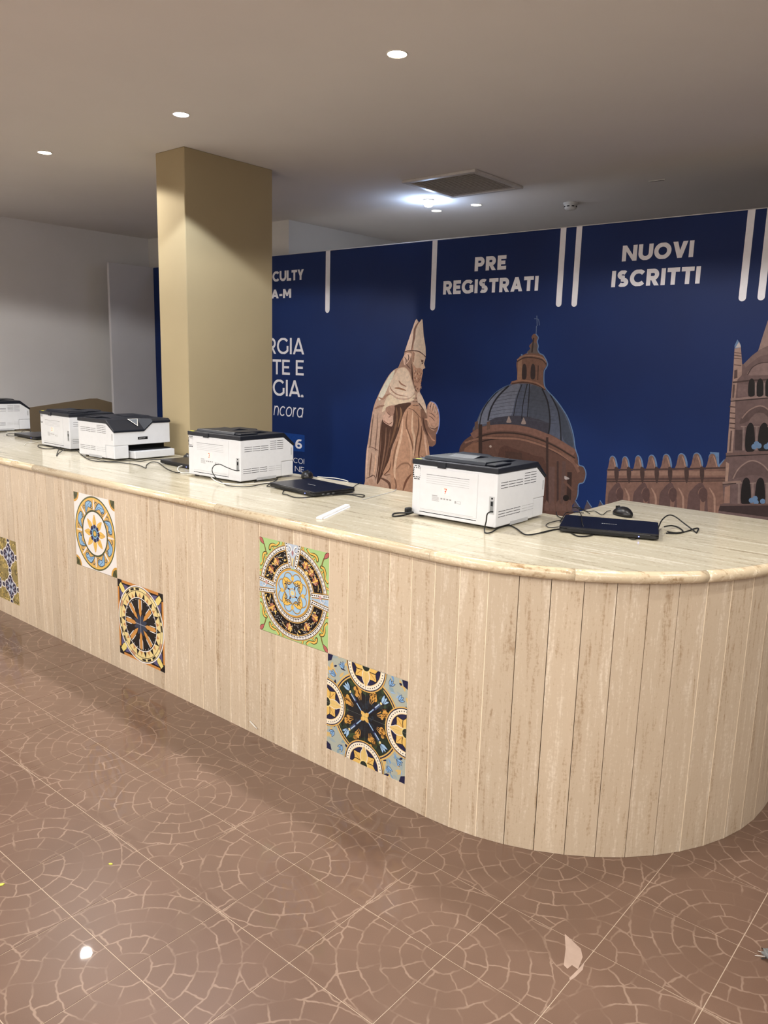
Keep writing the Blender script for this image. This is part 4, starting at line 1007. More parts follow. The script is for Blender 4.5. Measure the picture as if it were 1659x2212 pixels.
# ---- printed battlements and tower
S3 = lambda x, y: (1290+x/4.496, 880+y/4.496)
S4 = lambda x, y: (1540+x/4.916, 680+y/4.916)
A = Art()
A.poly([(98, 620), (1260, 600), (1250, 1400), (70, 1400), (78, 920)], T(150, 98, 80)); A.up()
tops = [(150, 480, 52), (272, 484, 50), (400, 476, 52), (530, 470, 56), (672, 462, 58), (820, 456, 62), (968, 450, 64), (1122, 452, 66)]
for x, y, w_ in tops:
    A.sp([(x-w_*0.62, y+40), (x-w_*0.45, y+2), (x, y-12), (x+w_*0.5, y+6), (x+w_*0.82, y+50), (x+w_*0.95, y+112), (x+w_*0.5, y+130), (x-w_*0.4, y+120)], BLF, 3)
A.poly([(1095, 432), (1184, 438), (1184, 560), (1120, 540)], BLF); A.poly([(1160, 580), (1235, 500), (1250, 600)], BLF); A.up()
for x, y, w_ in tops:
    A.sp([(x-w_*0.98, y+150), (x-w_*0.82, y+100), (x-w_*0.62, y+46), (x-w_*0.40, y+8), (x-w_*0.05, y-2), (x+w_*0.32, y+12), (x+w_*0.55, y+60), (x+w_*0.72, y+112), (x+w_*0.98, y+134), (x+w_*0.95, y+152)], T(150, 100, 84), 3)
A.poly([(1190, 570), (1260, 480), (1260, 620), (1180, 620)], T(140, 92, 78)); A.up()
for x, y, w_ in tops: A.stroke([(x+w_*0.1, y+16), (x+w_*0.4, y+70), (x+w_*0.62, y+128)], 12, T(196, 140, 112), taper=1); A.stroke([(x-w_*0.4, y+90), (x-w_*0.2, y+30)], 20, T(128, 82, 70), taper=1)
A.stroke([(100, 606), (700, 600), (1260, 586)], 16, T(90, 56, 50)); A.stroke([(98, 640), (1255, 640)], 44, T(172, 118, 96)); A.stroke([(92, 700), (1255, 690)], 22, T(104, 66, 58)); A.stroke([(92, 722), (1250, 714)], 8, T(60, 38, 36)); A.up()
rs = random.Random(8)
for x in (190, 310, 440, 580, 710, 870, 1020): A.sp([(x-18, 580), (x+14, 590), (x+20, 660), (x, 740), (x-22, 660)], T(84, 54, 50), 3)
A.up()
for x, w_ in ((190, 92), (440, 100), (700, 104), (990, 116)):
    A.sp([(x-w_, 1400), (x-w_*0.95, 900), (x-w_*0.55, 790), (x+w_*0.1, 730), (x+w_*0.4, 760), (x+w_*0.6, 830), (x+w_*0.7, 920), (x+w_*0.65, 1400)], T(112, 74, 70), 4)
A.up()
for x, w_ in ((190, 92), (440, 100), (700, 104), (990, 116)):
    A.sp([(x-w_*0.1, 1400), (x+w_*0.1, 920), (x-w_*0.1, 830), (x+w_*0.2, 780), (x+w_*0.6, 800), (x+w_*0.75, 870), (x+w_*0.45, 960), (x+w_*0.4, 1400)], T(160, 106, 86), 4)
A.up()
for x, w_ in ((190, 92), (440, 100), (700, 104), (990, 116)):
    A.sp([(x-w_*0.05, 850), (x+w_*0.1, 795), (x+w_*0.4, 780), (x+w_*0.68, 810), (x+w_*0.68, 880), (x+w_*0.4, 920), (x+w_*0.2, 910)], T(104, 66, 62), 4)
    A.stroke([(x+w_*0.85, 780), (x+w_*1.25, 860), (x+w_*1.3, 960), (x+w_*1.3, 1300)], 20, T(190, 134, 108), taper=1)
A.up(); A.poly([(1160, 960), (1240, 940), (1240, 1400), (1150, 1400)], T(170, 112, 90))
print_obj('battlement_print', A, S3, k=0.8)
A = Art()
A.poly([(585, 60), (520, 260), (480, 390), (470, 470), (1000, 470), (1000, 200), (700, 60)], T(170, 130, 120)); A.up()
A.poly([(585, 330), (500, 370), (420, 430), (325, 525), (308, 520), (240, 560), (215, 600), (195, 860), (185, 1000), (172, 1200), (150, 1470), (140, 1500), (130, 1760), (105, 1790), (118, 2000), (80, 2020), (60, 2080), (60, 2500), (1100, 2500), (1100, 330)], T(124, 90, 88)); A.up()
A.poly([(262, 262), (232, 350), (222, 520), (212, 700), (196, 870), (186, 1000), (170, 1210), (150, 1470), (210, 1470), (232, 1210), (240, 900), (262, 690), (308, 640), (312, 520), (298, 340)], T(182, 138, 122))
A.poly([(262, 262), (230, 330), (236, 360), (298, 345), (300, 320)], BLF); A.poly([(280, 285), (240, 350), (300, 345)], T(206, 190, 190)); A.poly([(325, 525), (420, 432), (500, 372), (585, 332), (585, 420), (500, 440), (420, 500), (350, 560)], T(140, 104, 100)); A.up()
for y in (400, 430, 460, 530): A.stroke([(226, y), (304, y+10)], 9, T(112, 74, 66))
for y in (975, 1040, 1095, 1150, 1200): A.stroke([(178, y), (240, y+6)], 12, T(92, 60, 56))
A.poly([(230, 590), (262, 580), (262, 670), (225, 680)], T(96, 66, 64)); A.poly([(215, 740), (236, 740), (226, 880), (205, 880)], T(110, 78, 74)); A.poly([(272, 740), (372, 740), (370, 868), (266, 872)], T(136, 100, 98)); A.poly([(190, 1230), (206, 1230), (190, 1450), (172, 1450)], T(104, 72, 68)); A.poly([(240, 1220), (320, 1220), (310, 1440), (232, 1440)], T(88, 62, 62)); A.up()
A.stroke([(212, 718), (380, 700), (1000, 660)], 18, T(84, 56, 54), smooth=False); A.stroke([(190, 900), (400, 880), (1000, 830)], 22, T(168, 128, 118), smooth=False); A.stroke([(190, 918), (400, 900), (1000, 850)], 10, T(66, 44, 44), smooth=False); A.up()
A.sp([(370, 640), (420, 560), (500, 512), (585, 505), (700, 560), (760, 660), (600, 640)], T(152, 114, 110), 4); A.stroke([(370, 640), (420, 560), (500, 515), (590, 505)], 10, T(84, 56, 54)); A.up()
for x in (415, 505, 595, 690): A.sp([(x-36, 860), (x-34, 720), (x, 675), (x+32, 720), (x+32, 850)], T(30, 22, 24), 3)
A.up()
for x in (456, 548, 640): A.stroke([(x, 720), (x, 860)], 18, T(156, 126, 120))
A.up(); A.sp([(290, 1160), (340, 1040), (420, 985), (500, 965), (600, 1010), (680, 1160), (500, 1090)], T(104, 74, 72), 4); A.stroke([(310, 1100), (380, 1020), (480, 970), (560, 985), (660, 1080)], 14, T(164, 124, 112)); A.up()
A.sp([(390, 1150), (440, 1060), (500, 1040), (560, 1060), (620, 1150)], T(132, 98, 94), 4); A.up()
for x, w_ in ((400, 52), (545, 60), (700, 60)): A.sp([(x-w_, 1440), (x-w_+4, 1240), (x-w_*0.4, 1160), (x+w_*0.3, 1150), (x+w_*0.8, 1220), (x+w_*0.8, 1440)], T(28, 20, 24), 3)
A.up()
for x in (328, 466, 610): A.stroke([(x, 1190), (x-4, 1440)], 22, T(150, 118, 112)); A.stroke([(x-30, 1186), (x+30, 1186)], 12, T(160, 126, 118))
for x, y in ((440, 1400), (490, 1390), (465, 1370), (570, 1400), (600, 1380)): A.disc(x, y, 30, T(92, 140, 200), 12)
A.up(); A.stroke([(140, 1480), (400, 1468), (1000, 1440)], 28, T(128, 90, 84), smooth=False); A.up(); A.stroke([(140, 1502), (400, 1490), (1000, 1462)], 10, T(60, 40, 40), smooth=False)
A.poly([(140, 1560), (175, 1580), (160, 1770), (132, 1770)], T(190, 140, 116)); A.up()
A.sp([(215, 1740), (260, 1640), (350, 1570), (430, 1550), (520, 1580), (620, 1680), (660, 1760), (440, 1700)], T(112, 80, 78), 4); A.stroke([(215, 1740), (270, 1640), (360, 1566), (440, 1550), (540, 1600), (640, 1720)], 14, T(166, 128, 116)); A.up()
A.stroke([(105, 1785), (300, 1770)], 22, T(166, 124, 108), smooth=False); A.stroke([(105, 1800), (300, 1786)], 8, T(66, 44, 42), smooth=False)
A.poly([(130, 1830), (185, 1810), (180, 2000), (118, 2000)], T(176, 120, 98)); A.up()
for x, w_ in ((355, 52), (505, 52), (660, 52)): A.sp([(x-w_, 2000), (x-w_+4, 1820), (x-w_*0.4, 1740), (x+w_*0.4, 1735), (x+w_*0.85, 1800), (x+w_*0.85, 2000)], T(30, 20, 24), 3)
A.up()
for x in (280, 425, 580): A.stroke([(x, 1790), (x-4, 2005)], 24, T(152, 118, 110)); A.stroke([(x-30, 1790), (x+34, 1784)], 12, T(160, 126, 116))
for x, y in ((410, 1970), (450, 1950), (460, 1990), (530, 1980)): A.disc(x, y, 28, T(92, 140, 200), 12)
A.up(); A.poly([(80, 2015), (1000, 2000), (1000, 2200), (60, 2080)], T(70, 46, 46)); A.up(); A.stroke([(80, 2020), (1000, 2010)], 18, T(120, 84, 78), smooth=False)
print_obj('tower_print', A, S4, base=0.0030, k=0.8)

# white return panel that stands forward from the end of the backdrop
ret = box('partition_panel', BXL-0.035, BXL-0.001, at(234, 563, 0, BXL).y, BY+0.06, 0.0, BZ, MAT['panel_white'], None, bev=0.003)
tag(ret, 'plain white upright partition panel joining the backdrop end beside the pillar', 'partition')
# ------------------------------------------------------------------ printers
MAT['shell'] = plain('white_printer_shell', (212, 214, 219), 0.42, 0.4, var=0.02)
MAT['shell_dark'] = plain('charcoal_printer_plastic', (21, 25, 35), 0.4, 0.4, var=0.08)
MAT['slot'] = plain('dark_slot', (26, 27, 30), 0.7, 0.2)
MAT['groove'] = plain('grey_groove', (176, 178, 182), 0.6, 0.3)
MAT['black'] = plain('black_plastic', (16, 16, 18), 0.38, 0.5)
MAT['cable'] = plain('black_cable_rubber', (14, 14, 15), 0.5, 0.4)
MAT['cable_white'] = plain('white_cable_rubber', (214, 212, 206), 0.5, 0.4)
MAT['red_ink'] = plain('red_marker_ink', (206, 66, 36), 0.6, 0.2)
MAT['grey_ink'] = plain('grey_label_print', (150, 150, 152), 0.6, 0.2)
MAT['sticker'] = plain('pale_sticker', (236, 232, 222), 0.5, 0.3)
MAT['steel'] = plain('steel_connector', (130, 134, 138), 0.35, 0.5, 0.6)
MAT['yellow_sticker'] = plain('yellow_sticker', (226, 222, 70), 0.5, 0.3)
MAT['display'] = plain('grey_touch_screen', (98, 104, 112), 0.2, 0.5)
def flat_text(txt, t, x0, z0, cap, y, parent, mat, name, flip=1, slant=0.0, sp=0.1, wk=1.0, plane='xz'):
    A, wd = text_art(txt, t, sp, slant); vs_, fs = [], []
    for pts, c, l in A.p:
        q = [(x0+flip*p[0]*cap*wk, z0+p[1]*cap) for p in pts]; k = len(vs_)
        q = q if plane == 'xz' else q
        vs_ += [(a, y+(-0.00003*l if flip > 0 else 0.00003*l), b) for a, b in q]; fs.append(tuple(range(k, k+len(q))))
    return mesh_obj(name, vs_, fs, mat, parent)
def make_printer():
    t = empty('laser_printer')
    def prof(x, yc, zc): return [(x, -0.19, 0.010), (x, -0.19, 0.216), (x, yc, 0.216), (x, 0.19, zc), (x, 0.19, 0.088), (x, 0.10, 0.088), (x, 0.10, 0.010)]
    body = loft('body', [prof(-0.20, 0.182, 0.212), prof(-0.07, 0.182, 0.212), prof(-0.01, 0.115, 0.166), prof(0.20, 0.115, 0.166)], MAT['shell'], t, bev=0.004)
    def lp(x, yc, zc): return [(x, -0.193, 0.2165), (x, -0.193, 0.237), (x, yc+0.002, 0.2395), (x, 0.1945, zc+0.012), (x, 0.1945, zc+0.0005), (x, yc, 0.2165)]
    lid = loft('top_cover', [lp(-0.2025, 0.175, 0.214), lp(-0.07, 0.175, 0.214), lp(-0.01, 0.115, 0.166), lp(0.2025, 0.115, 0.166)], MAT['shell_dark'], t, bev=0.0025)
    loft('output_tray', [[(x, -0.165, 0.2385), (x, -0.155, 0.250), (x, 0.02, 0.2475), (x, 0.075, 0.2395), (x, 0.075, 0.2385)] for x in (-0.165, 0.125)], MAT['shell_dark'], t, bev=0.0015)
    loft('paper_stop', [[(x, -0.10, 0.2470), (x, -0.03, 0.2560), (x, 0.03, 0.2475), (x, 0.03, 0.2465)] for x in (-0.10, 0.02)], MAT['shell_dark'], t, bev=0.001)
    box('output_ridge', 0.128, 0.17, -0.16, -0.04, 0.2385, 0.2455, MAT['shell_dark'], t, bev=0.002)
    box('lid_clip', -0.075, -0.035, -0.1965, -0.1925, 0.212, 0.236, MAT['shell_dark'], t, bev=0.001)
    box('seal_sticker', -0.195, -0.165, -0.185, -0.172, 0.2372, 0.2377, MAT['yellow_sticker'], t)
    # rear: door with louvres, column with ports, fan grille, label
    dr = box('rear_door', -0.162, 0.115, -0.1925, -0.185, 0.032, 0.208, MAT['shell'], t, bev=0.003, seg=2)
    for k in range(5): box('louvre', -0.128, 0.076, -0.1929, -0.1921, 0.1805-k*0.0085, 0.1818-k*0.0085, MAT['groove'] if k else MAT['slot'], dr)
    box('door_gap', -0.16, 0.113, -0.1904, -0.189, 0.0240, 0.0268, MAT['slot'], t)
    box('door_sill', -0.155, 0.10, -0.1931, -0.1921, 0.038, 0.0392, MAT['groove'], dr)
    bm = bmesh.new()
    for iz in range(8):
        z = 0.155+iz*0.0075; hw = 0.019*math.sqrt(max(0.1, 1-((iz-3.5)/4.2)**2))
        for s in (-1, 1): box_bm(-0.178+s*hw-0.0032, -0.178+s*hw+0.0032, -0.1908, -0.1898, z, z+0.0038, bm=bm)
        if iz in (0, 1, 6, 7):
            for s in (-0.006, 0.003): box_bm(-0.178+s, -0.178+s+0.0045, -0.1908, -0.1898, z, z+0.0038, bm=bm)
    bm_obj('fan_vent', bm, MAT['slot'], t)
    boxes('label_print', [(-0.098, -0.072, -0.19285, -0.1925, 0.098, 0.101)]+[(-0.098, -0.066+0.004*(k % 2), -0.1928, -0.1925, 0.094-k*0.0032, 0.0952-k*0.0032) for k in range(6)]+[(-0.056+k*0.014, -0.047+k*0.014, -0.1928, -0.1925, 0.088, 0.0935) for k in range(4)]+[(0.012, 0.018, -0.1928, -0.1925, 0.080, 0.090), (0.022, 0.040, -0.1928, -0.1925, 0.080, 0.081), (0.022, 0.040, -0.1928, -0.1925, 0.089, 0.090), (0.022, 0.023, -0.1928, -0.1925, 0.08, 0.09), (0.039, 0.04, -0.1928, -0.1925, 0.08, 0.09)], MAT['grey_ink'], t)
    box('number_sticker', -0.050, -0.012, -0.1928, -0.1925, 0.108, 0.136, MAT['sticker'], t)
    pt = box('port_recess', 0.168, 0.192, -0.1908, -0.186, 0.060, 0.128, MAT['groove'], t)
    box('port', 0.174, 0.187, -0.1914, -0.190, 0.066, 0.112, MAT['steel'], pt); box('socket', 0.176, 0.185, -0.1918, -0.191, 0.092, 0.108, MAT['slot'], pt); cyl_ = box('screw', 0.177, 0.184, -0.1915, -0.190, 0.118, 0.124, MAT['slot'], pt)
    # side with vents (towards +x)
    X = 0.2004
    bm = bmesh.new()
    for r in range(3):
        for s in range(3): box_bm(X-0.001, X, -0.163+s*0.057, -0.163+s*0.057+0.052, 0.158+r*0.0105, 0.1600+r*0.0105, bm=bm)
        for s in range(3): box_bm(X-0.001, X, -0.172+s*0.057, -0.172+s*0.057+0.052, 0.048+r*0.0105, 0.0500+r*0.0105, bm=bm)
    for r in range(5):
        for s in range(2): box_bm(X-0.001, X, 0.016+s*0.05, 0.016+s*0.05+0.045, 0.158+r*0.0105, 0.1600+r*0.0105, bm=bm)
    bm_obj('side_vent', bm, MAT['slot'], t)
    bm = bmesh.new()
    for r in range(3):
        for s in range(2): box_bm(X-0.001, X, 0.006+s*0.05, 0.006+s*0.05+0.045, 0.048+r*0.0105, 0.0500+r*0.0105, bm=bm)
    bm_obj('blind_vent', bm, MAT['groove'], t)
    box('front_latch', 0.199, 0.2008, 0.168, 0.178, 0.12, 0.158, MAT['groove'], t); box('grip_recess', 0.199, 0.2006, -0.08, 0.06, 0.006, 0.020, MAT['groove'], t)
    # front: opening, cassette, brand plate, screen
    box('paper_bay', -0.196, 0.10, 0.1005, 0.13, 0.012, 0.0875, MAT['slot'], t)
    box('front_foot', 0.10, 0.198, 0.1005, 0.1895, 0.010, 0.0875, MAT['shell'], t, bev=0.003)
    box('paper_cassette', -0.2, 0.088, 0.131, 0.235, 0.008, 0.052, MAT['shell'], t, bev=0.003)
    box('cassette_rim', -0.196, 0.084, 0.14, 0.20, 0.0525, 0.058, MAT['slot'], t)
    bp = box('brand_plate', -0.035, 0.035, 0.190, 0.1912, 0.118, 0.134, MAT['black'], t, bev=0.0005)
    flat_text('xerox', 0.16, 0.028, 0.1225, 0.010, 0.1914, bp, MAT['grey_ink'], 'lettering', -1, wk=1.35)
    # triangular screen on the sloping panel
    n_ = Vector((0, 0.046, 0.0795)).normalized()
    def slope(x, f): return (x, 0.1185+f*0.076, 0.2390-f*0.0605)
    def tri(e, lift): return [tuple(Vector(slope(-0.012+e, 0.06+e*6))+n_*lift), tuple(Vector(slope(0.060-e*1.5, 0.06+e*6))+n_*lift), tuple(Vector(slope(0.022, 0.72-e*14))+n_*lift)]
    mesh_obj('screen_border', tri(0, 0.004), [(0, 1, 2)], MAT['sticker'], t); mesh_obj('touch_screen', tri(0.005, 0.0044), [(0, 1, 2)], MAT['display'], t)
    for x in (-0.17, 0.16):
        for y in (-0.16, 0.08): cyl('foot', x, y, 0.0, 0.0105, 0.012, 0.013, MAT['black'], t, 16)
    return t
proto = make_printer()
PR = [  # near corner on the worktop, turn, label, number
    ((0.478, 0.409), math.radians(1.0), 'white laser printer marked 7 beside the open end of the counter', '7'),
    ((-1.022, 0.412), math.radians(3.0), 'white laser printer marked 3 standing in front of the pillar', '3'),
    ((-2.79, 0.462), math.radians(-1.0), 'white laser printer marked 2 half hidden behind the turned printer', '2'),
    (None, None, 'white laser printer cut off by the photo edge, farthest along the counter', None),
    (None, None, 'white laser printer turned with its paper tray and screen showing', None)]
def place_printer(o, pos, rz, label):
    tag(o, label, 'printer', 'laser printers on the worktop'); o.location = (pos[0], pos[1], ZTOP); o.rotation_euler = (0, 0, rz)
plist = [proto]+[copy_tree(proto) for _ in range(4)]
for o, (nc, rz, lab, num) in zip(plist, PR):
    if nc:
        c, s = math.cos(rz), math.sin(rz); ox, oy = 0.2, -0.19
        place_printer(o, (nc[0]-(ox*c-oy*s), nc[1]-(ox*s+oy*c)), rz, lab)
        flat_text(num, 0.13, -0.040, 0.112, 0.021, -0.19295, o, MAT['red_ink'], 'number_lettering')
place_printer(plist[3], (-4.50, 0.745), math.radians(-2.0), PR[3][2])
# turned printer: its front looks along the counter
rz = math.radians(-88.0); c, s = math.cos(rz), math.sin(rz); ox, oy = 0.2, 0.19
place_printer(plist[4], (-2.172-(ox*c-oy*s), 0.405-(ox*s+oy*c)), rz, PR[4][2])
# mains plug in the nearest printer
pc = tag(empty('mains_lead', (0.078, 0.40, ZTOP)), 'short black power cord looped out of the printer marked 7', 'cord')
box('plug', -0.012, 0.006, -0.032, -0.001, 0.012, 0.036, MAT['cable'], pc, bev=0.003)
def cable_path(pts, z=None):
    return [at(p[0], p[1], 2, (p[2] if len(p) > 2 else 1.0035)) for p in pts]
def cable(name, label, pts, rad=0.0024, mat='cable', group=None, cat='cable'):
    P = spline(cable_path(pts), 8)
    m_ = P[0].copy(); m_.z = ZTOP
    o = tube_mesh(name, [p-m_ for p in P], rad, MAT[mat]); o.location = m_
    return tag(o, label, cat, group)
P = spline([p-Vector((0.078, 0.40, ZTOP)) for p in cable_path([(893, 1106, 1.024), (880, 1108, 1.018), (862, 1108, 1.008), (850, 1110, 1.005), (849, 1115), (858, 1115), (876, 1112, 1.006), (893, 1107, 1.02)])], 8)
tube_mesh('cord', P, 0.0035, MAT['cable'], pc)

# ------------------------------------------------------------------ laptops and mice
MAT['laptop_lid'] = plain('dark_navy_laptop_lid', (13, 15, 26), 0.28, 0.5, var=0.1)
MAT['laptop_base'] = plain('black_laptop_base', (20, 20, 22), 0.45, 0.4)
MAT['led'] = emit('blue_status_light', (60, 90, 255), 6.0)
def make_laptop():
    t = empty('laptop'); w_, d = 0.36, 0.25
    def rr(x, y, r, n=5):
        out = []
        for cx, cy, a0 in ((x-r, y-r, 0), (-x+r, y-r, 90), (-x+r, -y+r, 180), (x-r, -y+r, 270)):
            for k in range(n+1): a = math.radians(a0+90*k/n); out.append((cx+r*math.cos(a), cy+r*math.sin(a)))
        return out
    b = loft('base', [[(a, c, z) for a, c in rr(w_/2-e, d/2-e, 0.012)] for z, e in ((0.004, 0.005), (0.007, 0.0), (0.0165, 0.0), (0.0175, 0.001))], MAT['laptop_base'], t)
    lid = loft('lid', [[(a, c, z) for a, c in rr(w_/2-e, d/2-e, 0.012)] for z, e in ((0.0185, 0.001), (0.0195, 0.0), (0.0245, 0.0), (0.0258, 0.002))], MAT['laptop_lid'], t)
    cyl_v = box('hinge', -0.15, 0.15, -d/2-0.0008, -d/2+0.012, 0.0150, 0.0205, MAT['laptop_base'], t, bev=0.001)
    box('air_vent', -0.09, 0.06, -d/2-0.0006, -d/2+0.002, 0.0085, 0.0125, MAT['slot'], t)
    box('status_light', 0.108, 0.112, -d/2-0.0008, -d/2+0.001, 0.010, 0.0125, MAT['led'], t)
    for k in range(3): box('side_port', w_/2-0.002, w_/2+0.0006, -0.08+k*0.03, -0.066+k*0.03, 0.009, 0.014, MAT['steel'], t)
    boxes('logo_print', [(-0.03+k*0.0085, -0.0245+k*0.0085, -0.002, 0.002, 0.02575, 0.0260) for k in range(7)], MAT['groove'], lid)
    for x in (-0.15, 0.15):
        for y in (-0.1, 0.1): cyl('foot', x, y, 0.0, 0.0045, 0.008, 0.008, MAT['black'], t, 12)
    return t
lap = make_laptop()
for i, (x, y, a, lab) in enumerate(((0.785, 0.745, 22, 'closed navy laptop tangled in cables beside the printer marked 7'), (-0.655, 0.550, -7, 'closed black laptop between the printers marked 3 and 7'), (-1.735, 0.660, -4, 'closed black laptop half hidden between the pillar and the printer marked 3'), (-3.70, 0.72, -2, 'closed black laptop beside the printer marked 2, mostly hidden'))):
    o = lap if i == 0 else copy_tree(lap)
    o.location = (x, y, ZTOP); o.rotation_euler = (0, 0, math.radians(a)); tag(o, lab, 'laptop', 'laptops on the worktop')
def make_mouse():
    t = empty('computer_mouse'); bm = bmesh.new()
    bmesh.ops.create_uvsphere(bm, u_segments=28, v_segments=16, radius=1.0)
    for v in bm.verts:
        x, y, z = v.co
        z = max(z, -0.12); hump = 1.0-0.22*(y-(-0.15))**2-0.10*y
        v.co = Vector((x*0.032*(1.0-0.08*y), y*0.056, 0.005+(z+0.12)*0.031*hump))
    bm_obj('shell', bm, MAT['black'], t, True)
    box('seam', -0.0006, 0.0006, 0.012, 0.050, 0.018, 0.0345, MAT['slot'], t)
    o = cyl('wheel', 0, 0, -0.004, 0.004, 0.008, 0.008, MAT['laptop_base'], t, 16); o.rotation_euler = (0, math.pi/2, 0); o.location = (0, 0.030, 0.0300)
    lathe('skirt', [(1.0, 0.0), (1.0, 1.0), (0.9, 1.1), (0.0, 1.1)], MAT['laptop_base'], t).scale = (0.0305, 0.054, 0.005)
    return t
mo = make_mouse()
for i, (x, y, a, lab) in enumerate(((0.690, 1.085, 60, 'black mouse behind the cable-tangled navy laptop'), (-0.960, 0.815, 40, 'black mouse behind the laptop beside the printer marked 3'), (-1.955, 0.775, 70, 'black mouse on the worktop at the foot of the pillar'), (-3.46, 0.90, 30, 'black mouse beside the far printer, half hidden by the printer marked 2'))):
    o = mo if i == 0 else copy_tree(mo)
    o.location = (x, y, ZTOP); o.rotation_euler = (0, 0, math.radians(a)); tag(o, lab, 'mouse', 'computer mice on the worktop')

# ------------------------------------------------------------------ cables
K1 = lambda *L: [(1140+p[0]/4.1475, 1060+p[1]/4.1475)+tuple(p[2:]) for p in L]
K8 = lambda *L: [(830+p[0]/3.858, 960+p[1]/3.858)+tuple(p[2:]) for p in L]
K7 = lambda *L: [(360+p[0]/3.318, 880+p[1]/3.318)+tuple(p[2:]) for p in L]
K6 = lambda *L: [(p[0]/3.95, 840+p[1]/3.95)+tuple(p[2:]) for p in L]
G = 'cables lying on the worktop'
cable('printer_cable', 'black data cable running from the printer marked 7 to the navy laptop', K8((905, 562, 1.082), (880, 563, 1.085), (857, 585, 1.075), (850, 640, 1.045), (836, 700, 1.01), (842, 736), (890, 733), (960, 692), (1040, 676), (1100, 700), (1180, 752), (1300, 738), (1420, 708))+K1((120, 375), (230, 350), (330, 345), (400, 385), (460, 408), (560, 402), (640, 368), (720, 345, 1.008)), 0.0026, group=G)
cable('mouse_cord', 'thin black cord coiled over the front of the navy laptop', K1((350, 258, 1.012), (300, 262), (200, 285), (165, 308), (190, 328), (270, 325), (370, 305, 1.01), (450, 315, 1.02), (560, 362, 1.008), (690, 345, 1.01), (790, 326, 1.015), (850, 360, 1.006), (900, 420), (950, 438), (985, 425), (950, 405), (860, 388), (800, 350, 1.01)), 0.0016, group=G)
cable('power_cable', 'thick black cable looping high at the side of the navy laptop', K1((960, 392), (1010, 402), (1080, 432), (1135, 432), (1150, 390, 1.012), (1175, 320, 1.030), (1205, 260, 1.040), (1260, 220, 1.045), (1320, 232, 1.038), (1400, 292, 1.02), (1500, 368), (1512, 374), (1530, 340), (1500, 338), (1420, 365), (1330, 378), (1250, 366, 1.01)), 0.0026, group=G)
cable('charger_cable', 'short black cable curling beside the hinge of the navy laptop', K1((1225, 322, 1.012), (1290, 314, 1.01), (1350, 330), (1390, 365), (1340, 382), (1240, 380)), 0.0028, group=G)
cable('network_cable', 'dark cord draped across the lid of the navy laptop', K1((400, 152), (470, 152), (462, 180, 1.03), (480, 225, 1.034), (490, 290, 1.034), (515, 345, 1.015), (570, 368), (640, 366)), 0.0018, group=G)
cable('mouse_cord', 'thin dark cord between the navy laptop and its mouse', K1((745, 178, 1.006), (712, 184), (665, 216, 1.004), (600, 182), (540, 184), (460, 165), (440, 150), (500, 170), (555, 205)), 0.0016, group=G)
cable('loose_cord', 'thin dark cord hanging over the back edge beside the navy laptop', K1((255, 190), (262, 220), (300, 245), (345, 258, 1.01), (290, 280), (320, 230), (340, 200), (380, 192), (450, 195, 1.01), (500, 200, 1.03)), 0.0018, group=G)
cable('printer_cable', 'black data cable looping down the side of the printer marked 3', K7((522, 452, 1.085), (490, 452, 1.085), (430, 430, 1.095), (380, 408, 1.105), (340, 418, 1.095), (326, 455, 1.07), (350, 500, 1.03), (400, 540), (440, 560), (520, 568), (600, 566), (700, 548), (760, 545)), 0.0022, group=G)
cable('white_cable', 'white cable lying along the foot of the printer marked 3', K7((175, 470), (110, 470), (80, 450), (90, 425, 1.01), (140, 418, 1.015), (220, 430, 1.02), (290, 470, 1.015), (340, 520), (400, 545), (500, 552), (620, 548), (740, 538)), 0.0032, 'cable_white', group=G)
cable('charger_cable', 'black cable bunched between the printer marked 3 and a laptop', K7((630, 535), (660, 528), (770, 520), (798, 508, 1.01), (780, 525), (720, 560), (740, 565), (790, 545), (840, 540)), 0.0022, group=G)
cable('usb_cable', 'black cable trailing along the laptop between printers 3 and 7', K7((845, 585), (832, 618), (860, 625), (920, 645), (1000, 645), (1090, 634), (1160, 628, 1.008), (1250, 622), (1330, 628), (1400, 642), (1418, 632), (1390, 624), (1300, 622), (1190, 628)), 0.0024, group=G)
cable('thin_cord', 'thin dark cord running off the laptop to the counter back edge', K7((1330, 580, 1.01), (1360, 555), (1395, 540)), 0.0018, group=G)
cable('thin_cord', 'thin grey cord lying loose before the printer marked 7', K7((1400, 660), (1480, 640), (1560, 620), (1630, 600), (1645, 585)), 0.0014, 'groove', group=G)
cable('white_cable', 'white cable behind the laptop between printers 3 and 7', K7((1080, 498), (1140, 502), (1210, 508), (1270, 520), (1300, 530)), 0.0025, 'cable_white', group=G)
cable('printer_cable', 'long black cable snaking along the worktop past the turned printer', K6((670, 445), (640, 455), (560, 510, 1.01), (500, 550), (484, 572), (490, 540), (520, 495, 1.012), (580, 470, 1.015), (620, 482, 1.01), (670, 535), (720, 580), (790, 612), (900, 622), (1050, 632), (1180, 650), (1242, 675), (1250, 650), (1290, 625), (1350, 630), (1420, 680), (1500, 712), (1540, 712)), 0.0024, group=G)
cable('power_cable', 'black cable leading out of the printer marked 2', K6((618, 428, 1.06), (580, 432, 1.05), (540, 450, 1.035), (505, 478, 1.012), (470, 506), (390, 510), (335, 498), (325, 482), (360, 478), (430, 490), (520, 518), (600, 530), (660, 530)), 0.0026, group=G)
cable('charger_cable', 'black cable from the turned printer to the laptop at the pillar', K6((750, 590), (830, 600), (930, 620), (1090, 610), (1200, 618), (1280, 605), (1370, 602), (1440, 600)), 0.002, group=G)
cable('mouse_cord', 'thin dark cord beside the printer cut off by the photo edge', K6((0, 342), (30, 345), (55, 362), (0, 372)), 0.002, group=G)
